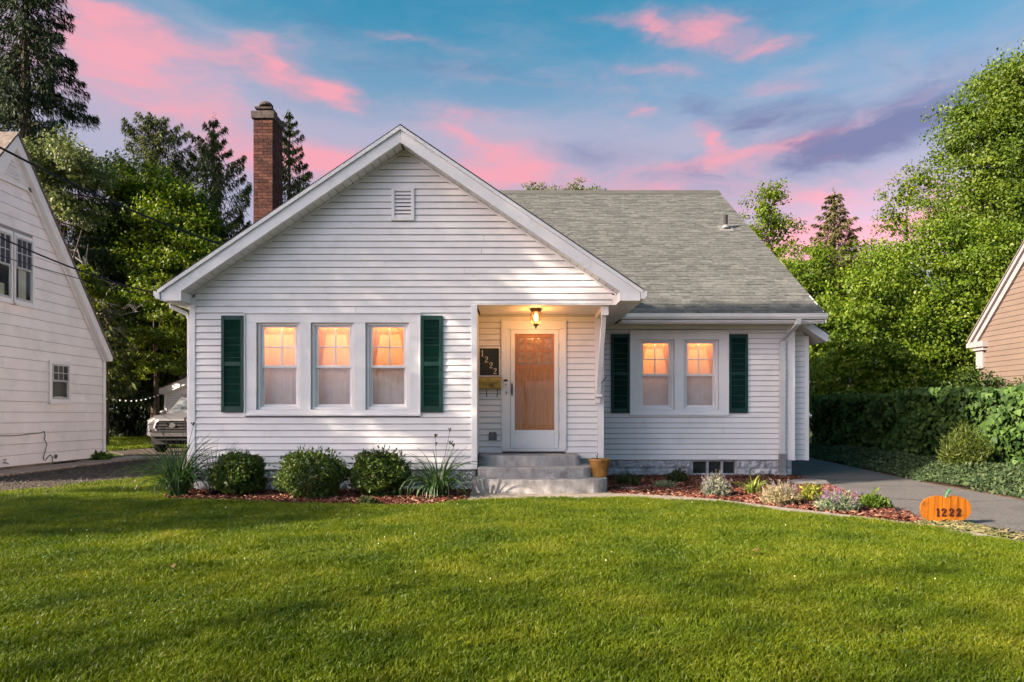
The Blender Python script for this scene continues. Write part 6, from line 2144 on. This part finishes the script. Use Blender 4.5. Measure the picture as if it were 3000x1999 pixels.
def grass(name, label, poly, density, seed, n_var=6, blades=16, h=.075, w=.0042, rad=.05, ztop=.004, size=(.7, 1.3)):
    bm_v, bm_f, var = [], [], []
    n = len(poly)
    import bmesh
    bm = bmesh.new()
    lay = bm.faces.layers.int.new('variant')
    base = bm.faces.new([bm.verts.new((x, y, ztop)) for x, y in poly])
    base.normal_update()
    if base.normal.z < 0: base.normal_flip()
    base[lay] = -1
    r = random.Random(seed)
    for k in range(n_var):
        for q in range(blades):
            a, rr = r.random() * 6.283, rad * math.sqrt(r.random())
            x, y = rr * math.cos(a), rr * math.sin(a)
            hh = h * r.uniform(.45, 1.15)
            ww = w * r.uniform(.7, 1.3)
            fa = r.random() * 6.283
            lx_, ly_ = math.cos(fa), math.sin(fa)
            ba = r.random() * 6.283
            bend = hh * r.uniform(.15, .95)
            bx, by = math.cos(ba) * bend, math.sin(ba) * bend
            z0 = -100.0
            P0 = [bm.verts.new((x - lx_ * ww, y - ly_ * ww, 0)), bm.verts.new((x + lx_ * ww, y + ly_ * ww, 0))]
            P1 = [bm.verts.new((x - lx_ * ww * .8 + bx * .3, y - ly_ * ww * .8 + by * .3, hh * .58)), bm.verts.new((x + lx_ * ww * .8 + bx * .3, y + ly_ * ww * .8 + by * .3, hh * .58))]
            T = bm.verts.new((x + bx, y + by, hh * r.uniform(.75, 1.0)))
            f1 = bm.faces.new((P0[0], P0[1], P1[1], P1[0])); f2 = bm.faces.new((P1[0], P1[1], T))
            f1[lay] = f2[lay] = k
    me = bpy.data.meshes.new(name)
    bm.to_mesh(me); bm.free()
    me.materials.append(grass_m)
    o = link(name, me, None, 'stuff')
    props(o, label, 'grass')
    g = bpy.data.node_groups.new(name + '_scatter', 'GeometryNodeTree')
    g.interface.new_socket('Geometry', in_out='INPUT', socket_type='NodeSocketGeometry')
    g.interface.new_socket('Geometry', in_out='OUTPUT', socket_type='NodeSocketGeometry')
    gi, go = N(g, 'NodeGroupInput'), N(g, 'NodeGroupOutput')
    L = g.links.new
    at_ = N(g, 'GeometryNodeInputNamedAttribute', data_type='INT')
    at_.inputs[0].default_value = 'variant'

    def pick(k):
        c = N(g, 'FunctionNodeCompare', data_type='INT', operation='EQUAL')
        L([s for s in at_.outputs if s.enabled][0], [s for s in c.inputs if s.enabled][0])
        [s for s in c.inputs if s.enabled][1].default_value = k
        s = N(g, 'GeometryNodeSeparateGeometry', domain='FACE')
        L(gi.outputs[0], s.inputs[0]); L(c.outputs[0], s.inputs[1])
        return s.outputs[0]
    jn = N(g, 'GeometryNodeGeometryToInstance')
    for k in range(n_var):
        L(pick(k), jn.inputs[0])
    dist = N(g, 'GeometryNodeDistributePointsOnFaces', distribute_method='RANDOM')
    L(pick(-1), dist.inputs['Mesh'])
    dist.inputs['Density'].default_value = density
    dist.inputs['Seed'].default_value = seed
    io = N(g, 'GeometryNodeInstanceOnPoints')
    L(dist.outputs['Points'], io.inputs['Points'])
    L(jn.outputs[0], io.inputs['Instance'])
    io.inputs['Pick Instance'].default_value = True
    ri = N(g, 'FunctionNodeRandomValue', data_type='INT')
    [s for s in ri.inputs if s.enabled and s.name == 'Max'][0].default_value = n_var - 1
    L([s for s in ri.outputs if s.enabled][0], io.inputs['Instance Index'])
    rr = N(g, 'FunctionNodeRandomValue', data_type='FLOAT_VECTOR')
    e = [s for s in rr.inputs if s.enabled]
    e[0].default_value = (-.15, -.15, 0); e[1].default_value = (.15, .15, 6.283)
    L([s for s in rr.outputs if s.enabled][0], io.inputs['Rotation'])
    # patches of taller and shorter grass
    nz = N(g, 'ShaderNodeTexNoise')
    nz.inputs['Scale'].default_value = 1.6
    nz.inputs['Detail'].default_value = 3
    mr = N(g, 'ShaderNodeMapRange')
    mr.inputs[1].default_value, mr.inputs[2].default_value, mr.inputs[3].default_value, mr.inputs[4].default_value = .3, .7, size[0], size[1]
    L(nz.outputs[0], mr.inputs[0]); L(mr.outputs[0], io.inputs['Scale'])
    L(io.outputs[0], go.inputs[0])
    md = o.modifiers.new('scatter', 'NODES')
    md.node_group = g
    return o


def clip_poly(poly, y0, y1):
    """part of a polygon between two distances"""
    def cut(P, keep, yc):
        out = []
        for i in range(len(P)):
            a, e = P[i], P[(i + 1) % len(P)]
            ia, ie = keep(a[1]), keep(e[1])
            if ia: out.append(a)
            if ia != ie:
                t = (yc - a[1]) / (e[1] - a[1])
                out.append((a[0] + (e[0] - a[0]) * t, yc))
        return out
    return cut(cut(poly, lambda y: y >= y0, y0), lambda y: y <= y1, y1)


GRASS = True
if GRASS:
    near = clip_poly(LAWN, 2.0, 5.2)
    far = clip_poly(LAWN, 5.2, 14)
    grass('grass', 'front lawn of mown green grass nearest the street', near, 900, 3, blades=22, h=.052, w=.0028, rad=.045)
    grass('grass', 'front lawn of mown green grass running up to the flower beds', far, 760, 4, blades=20, h=.055, w=.0031, rad=.055)
    grass('grass', 'sunlit strip of back lawn beyond the gravel driveway', [(-24, 20.6), (-13.6, 20.0), (-13.0, 24.6), (-11, 26.6), (-14, 36), (-26, 36)], 60, 5, blades=22, h=.11, w=.010, rad=.16)
    grass('grass', 'ragged grass tufts growing into the gravel driveway', [(-7.3, 8.0), (-6.85, 8), (-6.7, 10.7), (-6.4, 12.1), (-5.5, 13.8), (-5.3, 14.6), (-5.8, 14.6), (-7.2, 12.4), (-7.9, 10.0)], 170, 6, blades=16, h=.06, w=.004, rad=.06)

# patches of clover and plantain among the grass
P, T, Nn, Ls = [], [], [], []
for _ in range(34):
    y0 = rng.uniform(3.0, 9.0); x0 = rng.uniform(-.82 * y0, .60 * y0)
    rr = rng.uniform(.10, .34)
    m = int(420 * rr)
    a, r_ = rng.random(m) * 6.283, rr * np.sqrt(rng.random(m))
    xs, ys = x0 + 1.6 * r_ * np.cos(a), y0 + r_ * np.sin(a)
    ok = in_poly(xs, ys, LAWN)
    xs, ys = xs[ok], ys[ok]
    P.append(np.column_stack([xs, ys, rng.uniform(.030, .070, len(xs))]))
    T.append(rng.normal(size=(len(xs), 3)) * np.array([1, 1, .3])); Nn.append(np.array([0, 0, 1]) + rng.normal(size=(len(xs), 3)) * .35)
    Ls.append(rng.uniform(.012, .026, len(xs)))
P, T, Nn, Ls = np.vstack(P), np.vstack(T), np.vstack(Nn), np.concatenate(Ls)
o = link('lawn_weeds', leaf_mesh('lawn_weeds', P, T, Nn, Ls, Ls * .7, leaf_mat('clover_leaf', [(.020, .048, .010), (.040, .085, .016), (.085, .13, .03)], .25), .1), None, 'stuff')
props(o, 'dark clover and plantain leaves in patches through the lawn', 'weeds')

# clover and daisy heads in the lawn
n = 70
cl = []
while len(cl) < n:
    y = rng.uniform(4.2, 9.3); x = rng.uniform(-6.8, 3.0)
    if x < -4.0 or rng.random() < .25 or (y > 8.3 and -1.5 < x < 1): cl.append((x, y))
b = MB()
for x, y in cl:
    h = rng.uniform(.055, .085)
    b.ball((x, y, h), rng.uniform(.005, .008), 5, 4)
props(b.build('clover_flowers', mat('clover_white', (.42, .42, .26), .8), kind='stuff'), 'tiny pale clover heads scattered through the lawn', 'flowers')
